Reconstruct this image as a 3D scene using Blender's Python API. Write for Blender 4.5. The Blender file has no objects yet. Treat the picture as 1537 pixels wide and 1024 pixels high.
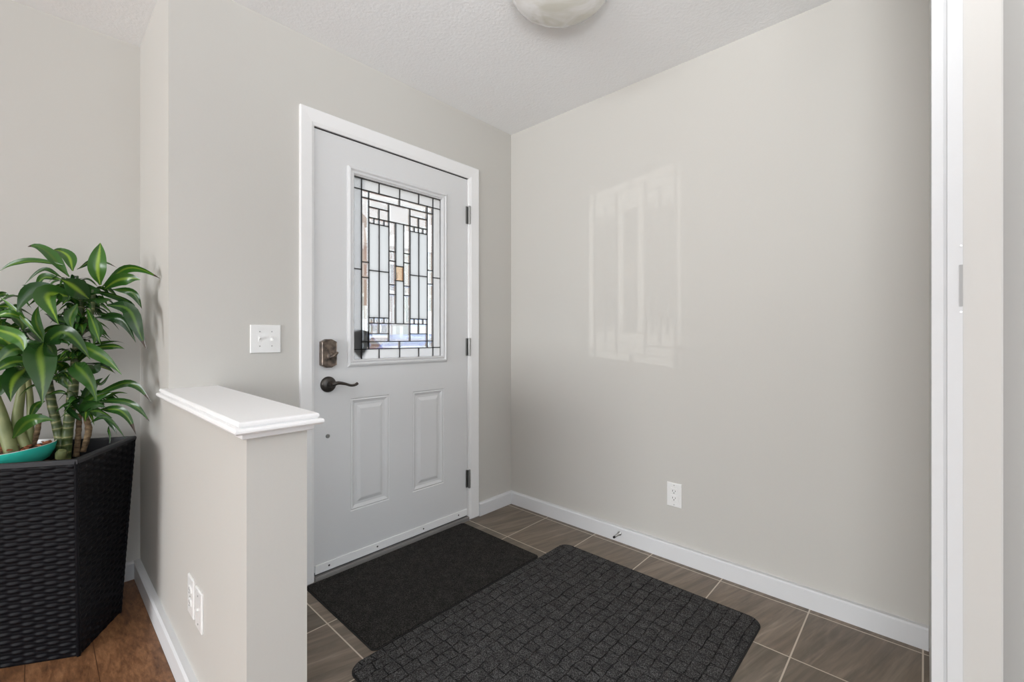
import bpy, bmesh, math, random
from math import sin, cos, pi, radians
from mathutils import Vector, Matrix

S = bpy.context.scene
COL = S.collection

# ------------------------------------------------------------------ camera, sky, daylight, exposure
F = 666.0; CX = 768.5; HY = 503.0                      # focal length and horizon in pixels of the 1537x1024 frame
CAM = Vector((-2.157, -2.015, 1.110))
YAW = math.atan2(619.5, 666.0)                         # viewing direction measured from +x
FW = Vector((cos(YAW), sin(YAW), 0)); RT = Vector((sin(YAW), -cos(YAW), 0)); UP = Vector((0, 0, 1))
cd = bpy.data.cameras.new('camera'); cam = bpy.data.objects.new('camera', cd); COL.objects.link(cam)
cam.location = CAM; cam.rotation_euler = (pi / 2, 0, YAW - pi / 2)
cd.sensor_fit = 'HORIZONTAL'; cd.sensor_width = 36.0; cd.lens = F * 36.0 / 1537.0
cd.shift_y = -(512 - HY) / 1537.0; cd.shift_x = 0.0
cd.clip_start = 0.02; cd.clip_end = 200
S.camera = cam

w = bpy.data.worlds.new('sky'); S.world = w; w.use_nodes = True
bg = w.node_tree.nodes['Background']; bg.inputs[0].default_value = (0.80, 0.90, 1.0, 1); bg.inputs[1].default_value = 1.6


def area(name, loc, rot, sx, sy, power, col=(1, 1, 1)):
    l = bpy.data.lights.new(name, 'AREA'); l.shape = 'RECTANGLE'; l.size = sx; l.size_y = sy; l.energy = power; l.color = col
    o = bpy.data.objects.new(name, l); COL.objects.link(o); o.location = loc; o.rotation_euler = rot
    return o


def sun(name, rot, strength, angle, col=(1, 1, 1)):
    l = bpy.data.lights.new(name, 'SUN'); l.energy = strength; l.angle = angle; l.color = col
    o = bpy.data.objects.new(name, l); COL.objects.link(o); o.rotation_euler = rot
    return o


area('daylight_side_window', (-9.06, -2.2, 1.3), (0, radians(-108), 0), 2.2, 3.6, 200, (0.985, 0.995, 1.0))
area('daylight_rear_window', (-2.6, -5.66, 1.35), (radians(110), 0, 0), 3.4, 1.9, 8, (0.985, 0.995, 1.0))
sun('sun', Vector((-0.80, 0.28, -0.53)).to_track_quat('-Z', 'Y').to_euler(), 3.2, radians(1.0), (1.0, 0.96, 0.9))
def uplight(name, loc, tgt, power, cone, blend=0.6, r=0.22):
    """upward fill spot added to brighten ceiling and walls; no lamp stands there"""
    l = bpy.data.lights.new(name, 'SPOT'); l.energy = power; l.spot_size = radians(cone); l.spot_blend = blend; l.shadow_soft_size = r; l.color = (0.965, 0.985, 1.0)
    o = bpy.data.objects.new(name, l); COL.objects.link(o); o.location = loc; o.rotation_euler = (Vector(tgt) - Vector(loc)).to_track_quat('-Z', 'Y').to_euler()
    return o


uplight('fill_beam', (-2.75, -3.0, 1.60), (-2.75, -3.0, 2.44), 70, 168, 0.5)  # added fill spots behind the camera, no such lamps in the room
uplight('fill_beam', (-2.3, -2.6, 1.5), (-2.0, -2.2, 2.44), 22, 120)
uplight('fill_beam', (-3.6, -2.4, 1.2), (-3.4, -2.2, 2.44), 66, 150)
uplight('ceiling_wash', (-2.25, -2.1, 1.75), (-1.05, -1.5, 2.44), 31, 105, 0.9)  # added fill for the entry ceiling and right wall, no fixture

# sun glinting off a parked windscreen, thrown through the door glass onto the right wall
gl = bpy.data.lights.new('windscreen_glint', 'SPOT'); gl.energy = 800; gl.spot_size = radians(16); gl.spot_blend = 0.3; gl.shadow_soft_size = 0.012; gl.color = (1.0, 0.97, 0.93)
go = bpy.data.objects.new('windscreen_glint', gl); COL.objects.link(go); go.location = (-4.50, 3.90, 1.36); go.rotation_euler = (Vector((-0.842, 0.02, 1.43)) - go.location).to_track_quat('-Z', 'Y').to_euler()

S.view_settings.view_transform = 'Standard'; S.view_settings.look = 'None'
S.view_settings.gamma = 1.0; S.view_settings.use_curve_mapping = False
S.view_settings.exposure = 0.57
try:
    S.cycles.use_denoising = True
    S.cycles.max_bounces = 14; S.cycles.diffuse_bounces = 8; S.cycles.transparent_max_bounces = 16
    S.cycles.sample_clamp_indirect = 6.0; S.cycles.caustics_refractive = False; S.cycles.caustics_reflective = False
except Exception:
    pass


# ------------------------------------------------------------------ materials
def srgb(r, g, b):
    f = lambda c: (c / 255 / 12.92) if c / 255 <= 0.04045 else ((c / 255 + 0.055) / 1.055) ** 2.4
    return (f(r), f(g), f(b), 1)


class NT:
    def __init__(s, name):
        s.m = bpy.data.materials.new(name); s.m.use_nodes = True
        s.t = s.m.node_tree; s.n = s.t.nodes; s.p = s.n['Principled BSDF']; s.out = s.n['Material Output']

    def node(s, kind, **kw):
        n = s.n.new(kind)
        for k, v in kw.items(): setattr(n, k, v)
        return n

    def link(s, a, b): s.t.links.new(a, b)

    def coords(s, kind='Object', scale=(1, 1, 1), loc=(0, 0, 0), rot=(0, 0, 0)):
        tc = s.node('ShaderNodeTexCoord'); mp = s.node('ShaderNodeMapping')
        mp.inputs['Scale'].default_value = scale; mp.inputs['Location'].default_value = loc; mp.inputs['Rotation'].default_value = rot
        s.link(tc.outputs[kind], mp.inputs['Vector']); return mp.outputs[0]

    def world(s, scale=(1, 1, 1), loc=(0, 0, 0), rot=(0, 0, 0)):
        g = s.node('ShaderNodeNewGeometry'); mp = s.node('ShaderNodeMapping')
        mp.inputs['Scale'].default_value = scale; mp.inputs['Location'].default_value = loc; mp.inputs['Rotation'].default_value = rot
        s.link(g.outputs['Position'], mp.inputs['Vector']); return mp.outputs[0]

    def noise(s, vec, scale, detail=2.0, rough=0.5, dist=0.0):
        n = s.node('ShaderNodeTexNoise'); n.inputs['Scale'].default_value = scale; n.inputs['Detail'].default_value = detail
        n.inputs['Roughness'].default_value = rough; n.inputs['Distortion'].default_value = dist
        s.link(vec, n.inputs['Vector']); return n

    def ramp(s, fac, stops):
        r = s.node('ShaderNodeValToRGB'); e = r.color_ramp.elements
        while len(e) < len(stops): e.new(0.5)
        for i, (p, c) in enumerate(stops): e[i].position = p; e[i].color = c
        s.link(fac, r.inputs[0]); return r.outputs[0]

    def mix(s, fac, a, b, mode='MIX'):
        m = s.node('ShaderNodeMix', data_type='RGBA', blend_type=mode)
        for v, i in ((fac, 0), (a, 6), (b, 7)):
            if hasattr(v, 'is_linked') or hasattr(v, 'links'): s.link(v, m.inputs[i])
            else: m.inputs[i].default_value = v
        return m.outputs[2]

    def bump(s, h, strength, dist=0.002, normal=None):
        b = s.node('ShaderNodeBump'); b.inputs['Strength'].default_value = strength; b.inputs['Distance'].default_value = dist
        s.link(h, b.inputs['Height'])
        if normal is not None: s.link(normal, b.inputs['Normal'])
        return b.outputs[0]

    def set(s, **kw):
        names = dict(color='Base Color', rough='Roughness', metal='Metallic', spec='Specular IOR Level', normal='Normal', trans='Transmission Weight', ior='IOR', sheen='Sheen Weight', coat='Coat Weight')
        for k, v in kw.items():
            i = s.p.inputs[names[k]]
            if hasattr(v, 'links'): s.link(v, i)
            else: i.default_value = v
        return s.m


def plain(name, col, rough=0.5, metal=0.0, spec=0.5, bump=None):
    n = NT(name)
    if bump:
        t = n.noise(n.coords('Object'), bump[0], 3.0)
        n.set(normal=n.bump(t.outputs[0], bump[1], bump[2]))
    return n.set(color=col, rough=rough, metal=metal, spec=spec)


def wall_mat(name, col):
    n = NT(name); v = n.world()
    t = n.noise(v, 260, 2.0); big = n.noise(v, 2.0, 2.0)
    c = n.mix(big.outputs[0], tuple(x * 0.985 for x in col[:3]) + (1,), tuple(x * 1.015 for x in col[:3]) + (1,))
    return n.set(color=c, rough=0.55, spec=0.3, normal=n.bump(t.outputs[0], 0.06, 0.001))


M = {}
M['wall'] = wall_mat('wall_paint', (0.568, 0.554, 0.522, 1))
n = NT('ceiling_texture'); v = n.world()
a1 = n.noise(v, 75, 4.0, 0.6); a2 = n.noise(v, 22, 2.0)
M['ceiling'] = n.set(color=(0.885, 0.895, 0.905, 1), rough=0.9, spec=0.1, normal=n.bump(n.mix(0.35, a1.outputs[0], a2.outputs[0]), 0.55, 0.006))
M['wall_dimmed'] = wall_mat('wall_paint_dimmed', (0.475, 0.462, 0.44, 1))  # wall paint darkened against the strong side light, shade put into the colour
M['wall_shaded'] = wall_mat('wall_paint_shaded', (0.36, 0.35, 0.335, 1))  # same wall paint darker still: the recess's shade is in the colour
M['baseboard'] = plain('dimmed_cool_white_baseboard', (0.70, 0.71, 0.725, 1), 0.5, 0, 0.25)  # trim white lowered, dimmer light near the floor is in the colour
M['trim'] = plain('white_trim_paint', (0.83, 0.83, 0.83, 1), 0.5, 0, 0.25)
M['jamb'] = plain('shaded_white_jamb_paint', (0.54, 0.545, 0.55, 1), 0.55, 0, 0.2)  # white paint darkened so the jamb's shade sits in its colour
M['door'] = plain('white_door_paint', (0.70, 0.705, 0.71, 1), 0.38, 0, 0.4)
M['plastic'] = plain('white_plastic', (0.82, 0.82, 0.81, 1), 0.3)
M['slot'] = plain('dark_slot', (0.03, 0.03, 0.03, 1), 0.6)
M['steel'] = plain('brushed_steel', (0.42, 0.42, 0.41, 1), 0.35, 1.0)
M['plate_grey'] = plain('grey_painted_metal', (0.30, 0.30, 0.295, 1), 0.6)
M['hinge'] = plain('satin_nickel', (0.36, 0.36, 0.35, 1), 0.4, 1.0)
n = NT('aged_bronze'); t = n.noise(n.coords('Object'), 45, 3.0)
M['bronze'] = n.set(color=n.ramp(t.outputs[0], [(0.35, (0.085, 0.070, 0.060, 1)), (0.7, (0.25, 0.195, 0.155, 1))]), rough=0.36, metal=0.55)
M['dark_bronze'] = plain('dark_bronze', (0.075, 0.068, 0.062, 1), 0.33, 0.8)
M['sill'] = plain('grey_threshold', (0.27, 0.26, 0.25, 1), 0.5, 0.15)
M['gap'] = plain('dark_weatherstrip', (0.10, 0.10, 0.10, 1), 0.8)
M['lead'] = plain('black_leading', (0.012, 0.012, 0.013, 1), 0.45, 0.3)

# tile floor: 335 mm tiles, pale grout
n = NT('wood_look_tile'); v = n.world(loc=(0.051, 0.333, 0))
br = n.node('ShaderNodeTexBrick'); br.offset = 0.0; br.squash = 1.0
br.inputs['Scale'].default_value = 1.0; br.inputs['Brick Width'].default_value = 0.335; br.inputs['Row Height'].default_value = 0.3355
br.inputs['Mortar Size'].default_value = 0.0026; br.inputs['Mortar Smooth'].default_value = 0.1
br.inputs['Color1'].default_value = (0, 0, 0, 1); br.inputs['Color2'].default_value = (1, 1, 1, 1); br.inputs['Mortar'].default_value = (0.5, 0.5, 0.5, 1)
n.link(v, br.inputs['Vector'])
off = n.node('ShaderNodeVectorMath', operation='SCALE'); n.link(br.outputs['Color'], off.inputs[0]); off.inputs['Scale'].default_value = 7.0
add = n.node('ShaderNodeVectorMath', operation='ADD'); n.link(n.world(rot=(0, 0, 0.25)), add.inputs[0]); n.link(off.outputs[0], add.inputs[1])
mp = n.node('ShaderNodeMapping'); mp.inputs['Scale'].default_value = (1.6, 11, 1); n.link(add.outputs[0], mp.inputs['Vector'])
st = n.noise(mp.outputs[0], 1.5, 5.0, 0.62, 0.9)
base = n.ramp(st.outputs[0], [(0.28, (0.108, 0.084, 0.064, 1)), (0.50, (0.150, 0.118, 0.092, 1)), (0.64, (0.195, 0.155, 0.124, 1)), (0.80, (0.30, 0.245, 0.20, 1))])
tone = n.ramp(br.outputs['Color'], [(0.0, (0.80, 0.84, 0.82, 1)), (1.0, (1.14, 1.14, 1.11, 1))])
base = n.mix(1.0, base, tone, 'MULTIPLY')
mp2 = n.node('ShaderNodeMapping'); mp2.inputs['Scale'].default_value = (3.0, 46, 1); n.link(add.outputs[0], mp2.inputs['Vector']); fs = n.noise(mp2.outputs[0], 1.2, 3.0, 0.6, 0.5)
base = n.mix(1.0, base, n.ramp(fs.outputs[0], [(0.3, (0.92, 0.93, 0.93, 1)), (0.62, (1.30, 1.28, 1.26, 1))]), 'MULTIPLY')
colr = n.mix(br.outputs['Fac'], base, (0.58, 0.50, 0.41, 1))
inv = n.node('ShaderNodeMath', operation='SUBTRACT'); inv.inputs[0].default_value = 1.0; n.link(br.outputs['Fac'], inv.inputs[1])
M['tile'] = n.set(color=colr, rough=0.38, spec=0.4, normal=n.bump(inv.outputs[0], 0.5, 0.0015))

# brown hand-scraped plank floor
n = NT('brown_plank_floor'); v = n.world(loc=(2.05, 0.2, 0), rot=(0, 0, pi / 2))
br = n.node('ShaderNodeTexBrick'); br.offset = 0.37
br.inputs['Scale'].default_value = 1.0; br.inputs['Brick Width'].default_value = 1.3; br.inputs['Row Height'].default_value = 0.165
br.inputs['Mortar Size'].default_value = 0.0012; br.inputs['Color1'].default_value = (0, 0, 0, 1); br.inputs['Color2'].default_value = (1, 1, 1, 1)
n.link(v, br.inputs['Vector'])
g1 = n.noise(n.world(scale=(7, 1.6, 1), rot=(0, 0, 0.35)), 9.0, 6.0, 0.7, 0.35); g2 = n.noise(n.world(scale=(2.2, 1, 1)), 7, 5.0, 0.65, 0.2)
c = n.ramp(n.mix(0.45, g1.outputs[0], g2.outputs[0]), [(0.34, (0.060, 0.027, 0.014, 1)), (0.5, (0.195, 0.092, 0.043, 1)), (0.66, (0.36, 0.185, 0.090, 1))])
c = n.mix(br.outputs['Fac'], c, (0.07, 0.032, 0.016, 1))
M['plank'] = n.set(color=c, rough=0.42, spec=0.4, normal=n.bump(g1.outputs[0], 0.25, 0.002))


def mat_pile(name, dark, light, bricks):
    n = NT(name); v = n.world()
    f1 = n.noise(v, 330, 3.0, 0.75); f2 = n.noise(v, 150, 2.0); f3 = n.noise(v, 26, 2.0)
    c = n.ramp(f1.outputs[0], [(0.40, dark), (0.52, tuple(a * 0.7 + b * 0.3 for a, b in zip(dark, light))), (0.64, light)])
    c = n.mix(1.0, c, n.ramp(f3.outputs[0], [(0.3, (0.78, 0.78, 0.78, 1)), (0.7, (1.2, 1.2, 1.2, 1))]), 'MULTIPLY')
    h = n.mix(0.5, f1.outputs[0], f2.outputs[0])
    nb = n.bump(h, 0.9, 0.004)
    if bricks:
        wv = n.noise(v, 13, 2.0)
        wob = n.node('ShaderNodeVectorMath', operation='SCALE'); n.link(wv.outputs['Color'], wob.inputs[0]); wob.inputs['Scale'].default_value = 0.026
        ad = n.node('ShaderNodeVectorMath', operation='ADD'); n.link(v, ad.inputs[0]); n.link(wob.outputs[0], ad.inputs[1])
        br = n.node('ShaderNodeTexBrick'); br.offset = 0.5; br.squash = 0.72; br.squash_frequency = 2
        br.inputs['Scale'].default_value = 1.0; br.inputs['Brick Width'].default_value = 0.060; br.inputs['Row Height'].default_value = 0.046
        br.inputs['Mortar Size'].default_value = 0.0030; br.inputs['Mortar Smooth'].default_value = 1.0
        n.link(ad.outputs[0], br.inputs['Vector'])
        inv = n.node('ShaderNodeMath', operation='SUBTRACT'); inv.inputs[0].default_value = 1.0; n.link(br.outputs['Fac'], inv.inputs[1])
        fd = n.node('ShaderNodeMath', operation='MULTIPLY'); n.link(br.outputs['Fac'], fd.inputs[0]); n.link(n.ramp(n.noise(v, 34, 2.0).outputs[0], [(0.35, (0.25, 0.25, 0.25, 1)), (0.62, (1, 1, 1, 1))]), fd.inputs[1])
        inv.inputs[0].default_value = 1.0; n.link(fd.outputs[0], inv.inputs[1])
        nb = n.bump(inv.outputs[0], 1.0, 0.007, nb)
        c = n.mix(fd.outputs[0], c, tuple(x * 0.8 for x in dark[:3]) + (1,))
    return n.set(color=c, rough=0.95, spec=0.15, normal=nb)


M['mat_plain'] = mat_pile('charcoal_carpet_pile', (0.0065, 0.0058, 0.0052, 1), (0.074, 0.069, 0.064, 1), False)
M['mat_brick'] = mat_pile('charcoal_ribbed_pile', (0.014, 0.0135, 0.0135, 1), (0.145, 0.141, 0.14, 1), True)
M['mat_edge'] = plain('black_rubber', (0.012, 0.012, 0.012, 1), 0.8)
M['rattan'] = plain('black_rattan', (0.0040, 0.0040, 0.0056, 1), 0.48, 0, 0.13, (400, 0.2, 0.001))
M['rattan_in'] = plain('dark_planter_liner', (0.012, 0.013, 0.017, 1), 0.5)
n = NT('potting_soil'); t = n.noise(n.coords('Object'), 90, 4.0, 0.7)
M['soil'] = n.set(color=n.ramp(t.outputs[0], [(0.3, (0.035, 0.02, 0.012, 1)), (0.55, (0.16, 0.09, 0.05, 1)), (0.75, (0.36, 0.22, 0.13, 1))]), rough=0.95, normal=n.bump(t.outputs[0], 1.0, 0.01))
M['bark'] = plain('bark_chip', (0.26, 0.095, 0.042, 1), 0.8, 0, 0.3, (80, 0.6, 0.003))
M['turquoise'] = plain('turquoise_glaze', (0.035, 0.46, 0.37, 1), 0.22)
M['pot_white'] = plain('white_glaze', (0.78, 0.78, 0.76, 1), 0.25)

# variegated leaf: pale stripe along the midrib, brown dry tip
n = NT('striped_leaf'); uv = n.node('ShaderNodeUVMap'); uv.uv_map = 'leaf'
sep = n.node('ShaderNodeSeparateXYZ'); n.link(uv.outputs[0], sep.inputs[0])
at = n.node('ShaderNodeAttribute', attribute_name='tone'); at.attribute_type = 'GEOMETRY'
ns = n.noise(n.coords('Object', (1, 1, 1)), 30, 2.0)
ab = n.node('ShaderNodeMath', operation='ABSOLUTE'); n.link(sep.outputs[0], ab.inputs[0])
fine = n.node('ShaderNodeTexWave', bands_direction='X'); fine.inputs['Scale'].default_value = 5.0; fine.inputs['Distortion'].default_value = 1.0
n.link(uv.outputs[0], fine.inputs['Vector'])
w1 = n.node('ShaderNodeMath', operation='MULTIPLY_ADD'); n.link(fine.outputs['Fac'], w1.inputs[0]); w1.inputs[1].default_value = 0.10; n.link(ab.outputs[0], w1.inputs[2])
sc = n.node('ShaderNodeSeparateColor'); n.link(at.outputs['Color'], sc.inputs[0])
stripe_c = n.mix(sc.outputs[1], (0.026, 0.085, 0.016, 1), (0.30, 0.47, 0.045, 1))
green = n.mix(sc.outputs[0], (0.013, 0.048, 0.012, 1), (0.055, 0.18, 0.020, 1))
fac = n.ramp(w1.outputs[0], [(0.12, (1, 1, 1, 1)), (0.34, (0, 0, 0, 1))])
c = n.mix(fac, green, stripe_c)
dry = n.node('ShaderNodeMath', operation='GREATER_THAN'); n.link(sep.outputs[1], dry.inputs[0]); n.link(sc.outputs[2], dry.inputs[1])
c = n.mix(dry.outputs[0], c, (0.05, 0.032, 0.02, 1))
M['leaf'] = n.set(color=c, rough=0.24, spec=0.6)
n.p.inputs['Subsurface Weight'].default_value = 0.0
tr = n.node('ShaderNodeBsdfTranslucent'); n.link(c, tr.inputs[0]); ms = n.node('ShaderNodeMixShader'); ms.inputs[0].default_value = 0.22
n.link(n.p.outputs[0], ms.inputs[1]); n.link(tr.outputs[0], ms.inputs[2]); n.link(ms.outputs[0], n.out.inputs[0])

n = NT('ringed_cane'); wv = n.node('ShaderNodeTexWave', bands_direction='Z'); wv.inputs['Scale'].default_value = 11; wv.inputs['Distortion'].default_value = 6.0; wv.inputs['Detail'].default_value = 2
n.link(n.coords('Object'), wv.inputs['Vector'])
M['cane'] = n.set(color=n.ramp(wv.outputs['Fac'], [(0.0, (0.040, 0.062, 0.016, 1)), (0.90, (0.080, 0.110, 0.030, 1)), (0.99, (0.24, 0.23, 0.10, 1))]), rough=0.5, normal=n.bump(wv.outputs['Fac'], 0.5, 0.003))
n = NT('dry_cane'); t = n.noise(n.coords('Object', (1, 1, 3)), 40, 3.0)
M['dry_cane'] = n.set(color=n.ramp(t.outputs[0], [(0.3, (0.06, 0.035, 0.018, 1)), (0.7, (0.25, 0.17, 0.09, 1))]), rough=0.85, normal=n.bump(t.outputs[0], 0.8, 0.006))
n = NT('smooth_stem'); t = n.noise(n.coords('Object', (1, 1, 0.5)), 18, 3.0)
M['stem'] = n.set(color=n.ramp(t.outputs[0], [(0.3, (0.135, 0.165, 0.060, 1)), (0.7, (0.29, 0.31, 0.14, 1))]), rough=0.5)

n = NT('alabaster_glass'); t = n.noise(n.coords('Object'), 5.5, 3.0, 0.5, 1.6)
M['alabaster'] = n.set(color=n.ramp(t.outputs[0], [(0.40, (0.86, 0.86, 0.85, 1)), (0.60, (0.66, 0.65, 0.58, 1))]), rough=0.18, coat=0.3)


def glass(name, kind, col, rough, clear, scale=0, strength=0.0, stretch=(1, 1, 1), gloss=0.08):
    """pane = bent light (refraction or scatter) + light passing straight + a little mirror"""
    n = NT(name); n.n.remove(n.p)
    tp = n.node('ShaderNodeBsdfTransparent'); tp.inputs[0].default_value = col
    if kind == 'frost': b = n.node('ShaderNodeBsdfTranslucent'); b.inputs[0].default_value = col
    else:
        b = n.node('ShaderNodeBsdfRefraction'); b.inputs['Roughness'].default_value = rough; b.inputs['IOR'].default_value = 1.45; b.inputs[0].default_value = col
    g = n.node('ShaderNodeBsdfGlossy'); g.inputs['Roughness'].default_value = 0.08 if kind != 'frost' else 0.3
    if scale:
        t = n.noise(n.coords('Object', stretch), scale, 2.0)
        nm = n.bump(t.outputs[0], strength, 0.003); n.link(nm, b.inputs['Normal']); n.link(nm, g.inputs['Normal'])
    if kind == 'hammer':
        tl = n.node('ShaderNodeBsdfTranslucent'); tl.inputs[0].default_value = (0.80, 0.79, 0.78, 1); m0 = n.node('ShaderNodeMixShader'); m0.inputs[0].default_value = 0.4
        n.link(b.outputs[0], m0.inputs[1]); n.link(tl.outputs[0], m0.inputs[2]); b = m0
    m1 = n.node('ShaderNodeMixShader'); m1.inputs[0].default_value = clear; n.link(b.outputs[0], m1.inputs[1]); n.link(tp.outputs[0], m1.inputs[2])
    m2 = n.node('ShaderNodeMixShader'); m2.inputs[0].default_value = gloss; n.link(m1.outputs[0], m2.inputs[1]); n.link(g.outputs[0], m2.inputs[2])
    n.link(m2.outputs[0], n.out.inputs[0]); return n.m


M['g_hammer'] = glass('hammered_glass', 'hammer', (0.98, 0.975, 0.97, 1), 0.16, 0.06, 330, 1.0)
M['g_clear'] = glass('bevelled_clear_glass', 'refr', (0.98, 0.985, 0.98, 1), 0.0, 0.5)
M['g_frost'] = glass('frosted_reeded_glass', 'frost', (0.70, 0.705, 0.71, 1), 0.5, 0.04, 60, 0.3, (8, 1, 0.3))
M['g_amber'] = glass('amber_glass', 'refr', (0.93, 0.80, 0.66, 1), 0.1, 0.3)
M['window_glass'] = glass('plain_window_glass', 'refr', (0.97, 0.98, 0.98, 1), 0.0, 0.9)
M['decal'] = plain('dark_shield_sticker', (0.17, 0.20, 0.225, 1), 0.5)


# ------------------------------------------------------------------ mesh helpers (world coordinates in, one mesh object out)
def ray_to_plane(px, py, axis, val):
    d = FW + RT * ((px - CX) / F) + UP * ((HY - py) / F)
    return CAM + d * ((val - CAM[axis]) / d[axis])


def at(px, py, D):
    return CAM + (FW + RT * ((px - CX) / F) + UP * ((HY - py) / F)) * D


def box(bm, x0, x1, y0, y1, z0, z1, rot=None, piv=None):
    vs = [bm.verts.new(p) for p in ((x0, y0, z0), (x1, y0, z0), (x1, y1, z0), (x0, y1, z0), (x0, y0, z1), (x1, y0, z1), (x1, y1, z1), (x0, y1, z1))]
    for f in ((0, 3, 2, 1), (4, 5, 6, 7), (0, 1, 5, 4), (1, 2, 6, 5), (2, 3, 7, 6), (3, 0, 4, 7)): bm.faces.new([vs[i] for i in f])
    if rot is not None:
        c = Vector(piv) if piv is not None else Vector(((x0 + x1) / 2, (y0 + y1) / 2, (z0 + z1) / 2))
        bmesh.ops.rotate(bm, verts=vs, cent=c, matrix=rot)
    return vs


def prism(bm, pts, vec, cap=True):
    """closed polygon pts (3-D) pushed along vec"""
    vec = Vector(vec); a = [bm.verts.new(p) for p in pts]; b = [bm.verts.new(Vector(p) + vec) for p in pts]
    k = len(pts)
    for i in range(k): bm.faces.new((a[i], a[(i + 1) % k], b[(i + 1) % k], b[i]))
    if cap: bm.faces.new(a[::-1]); bm.faces.new(b)


def tube(bm, pts, radii, seg=12, cap=True):
    pts = [Vector(p) for p in pts]; rings = []
    if not isinstance(radii, (list, tuple)): radii = [radii] * len(pts)
    ref = None
    for i, p in enumerate(pts):
        d = (pts[min(i + 1, len(pts) - 1)] - pts[max(i - 1, 0)]).normalized()
        if ref is None: ref = d.orthogonal().normalized()
        ref = (ref - d * ref.dot(d)).normalized(); o = d.cross(ref)
        rings.append([bm.verts.new(p + (ref * cos(2 * pi * j / seg) + o * sin(2 * pi * j / seg)) * radii[i]) for j in range(seg)])
    for a, b in zip(rings, rings[1:]):
        for j in range(seg): bm.faces.new((a[j], a[(j + 1) % seg], b[(j + 1) % seg], b[j]))
    if cap: bm.faces.new(rings[0][::-1]); bm.faces.new(rings[-1])


def lathe(bm, c, prof, axis=(0, 0, 1), seg=48, sx=1.0, sy=1.0):
    """prof: (radius, height) pairs; radius 0 closes the end"""
    q = Vector((0, 0, 1)).rotation_difference(Vector(axis)); c = Vector(c); rings = []
    for r, h in prof:
        if r <= 1e-6: rings.append([bm.verts.new(c + q @ Vector((0, 0, h)))])
        else: rings.append([bm.verts.new(c + q @ Vector((r * sx * cos(2 * pi * j / seg), r * sy * sin(2 * pi * j / seg), h))) for j in range(seg)])
    for a, b in zip(rings, rings[1:]):
        if len(a) == 1 and len(b) == 1: continue
        for j in range(seg):
            k = (j + 1) % seg
            if len(a) == 1: bm.faces.new((a[0], b[k], b[j]))
            elif len(b) == 1: bm.faces.new((a[j], a[k], b[0]))
            else: bm.faces.new((a[j], a[k], b[k], b[j]))


def smooth_path(pts, n=16):
    pts = [Vector(p) for p in pts]; P = [pts[0] * 2 - pts[1]] + pts + [pts[-1] * 2 - pts[-2]]; out = []
    for i in range(1, len(P) - 2):
        for k in range(n):
            t = k / n; a, b, c, d = P[i - 1], P[i], P[i + 1], P[i + 2]
            out.append(0.5 * ((2 * b) + (c - a) * t + (2 * a - 5 * b + 4 * c - d) * t * t + (3 * b - a - 3 * c + d) * t ** 3))
    out.append(pts[-1]); return out


def obj(name, bm, mat, parent=None, bevel=0.0, smooth=False, seg=2, angle=40, label=None, cat=None, group=None, kind=None, normals=True):
    if normals: bmesh.ops.recalc_face_normals(bm, faces=bm.faces)
    if parent is not None: o0 = parent.matrix_world.translation.copy() if parent.parent is None else parent['_w']
    else:
        xs = [v.co for v in bm.verts]
        lo = Vector([min(v[i] for v in xs) for i in range(3)]); hi = Vector([max(v[i] for v in xs) for i in range(3)])
        o0 = Vector(((lo.x + hi.x) / 2, (lo.y + hi.y) / 2, lo.z))
    o0 = Vector(o0)
    for v in bm.verts: v.co -= o0
    me = bpy.data.meshes.new(name); bm.to_mesh(me); bm.free()
    for f in me.polygons: f.use_smooth = smooth
    for m in (mat if isinstance(mat, (list, tuple)) else [mat]): me.materials.append(m)
    o = bpy.data.objects.new(name, me); COL.objects.link(o)
    if parent is not None: o.parent = parent
    else: o.location = o0
    o['_w'] = [o0.x, o0.y, o0.z]
    if bevel:
        b = o.modifiers.new('bevel', 'BEVEL'); b.width = bevel; b.segments = seg; b.limit_method = 'ANGLE'; b.angle_limit = radians(30)
    if smooth:
        try:
            bpy.context.view_layer.update()
            me.set_sharp_from_angle(angle=radians(angle))
        except Exception: pass
    tag(o, label, cat, group, kind)
    bpy.context.view_layer.update()
    return o


def tag(o, label=None, cat=None, group=None, kind=None):
    for k, v in (('label', label), ('category', cat), ('group', group), ('kind', kind)):
        if v: o[k] = v
    return o


def thing(name, loc, label=None, cat=None, group=None, kind=None):
    o = bpy.data.objects.new(name, None); COL.objects.link(o); o.location = loc; o.empty_display_size = 0.05
    o['_w'] = list(loc); tag(o, label, cat, group, kind); bpy.context.view_layer.update(); return o


B = bmesh.new
XL = -1.826          # left face of the return wall and of the half wall
YB = 0.64            # far wall of the living room
H = 2.44


# ------------------------------------------------------------------ the setting
def struct(name, bm, mat, label=None, **kw):
    return obj(name, bm, mat, label=label, kind='structure', **kw)


def boxes(*bs):
    bm = B()
    for b in bs: box(bm, *b)
    return bm


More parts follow.
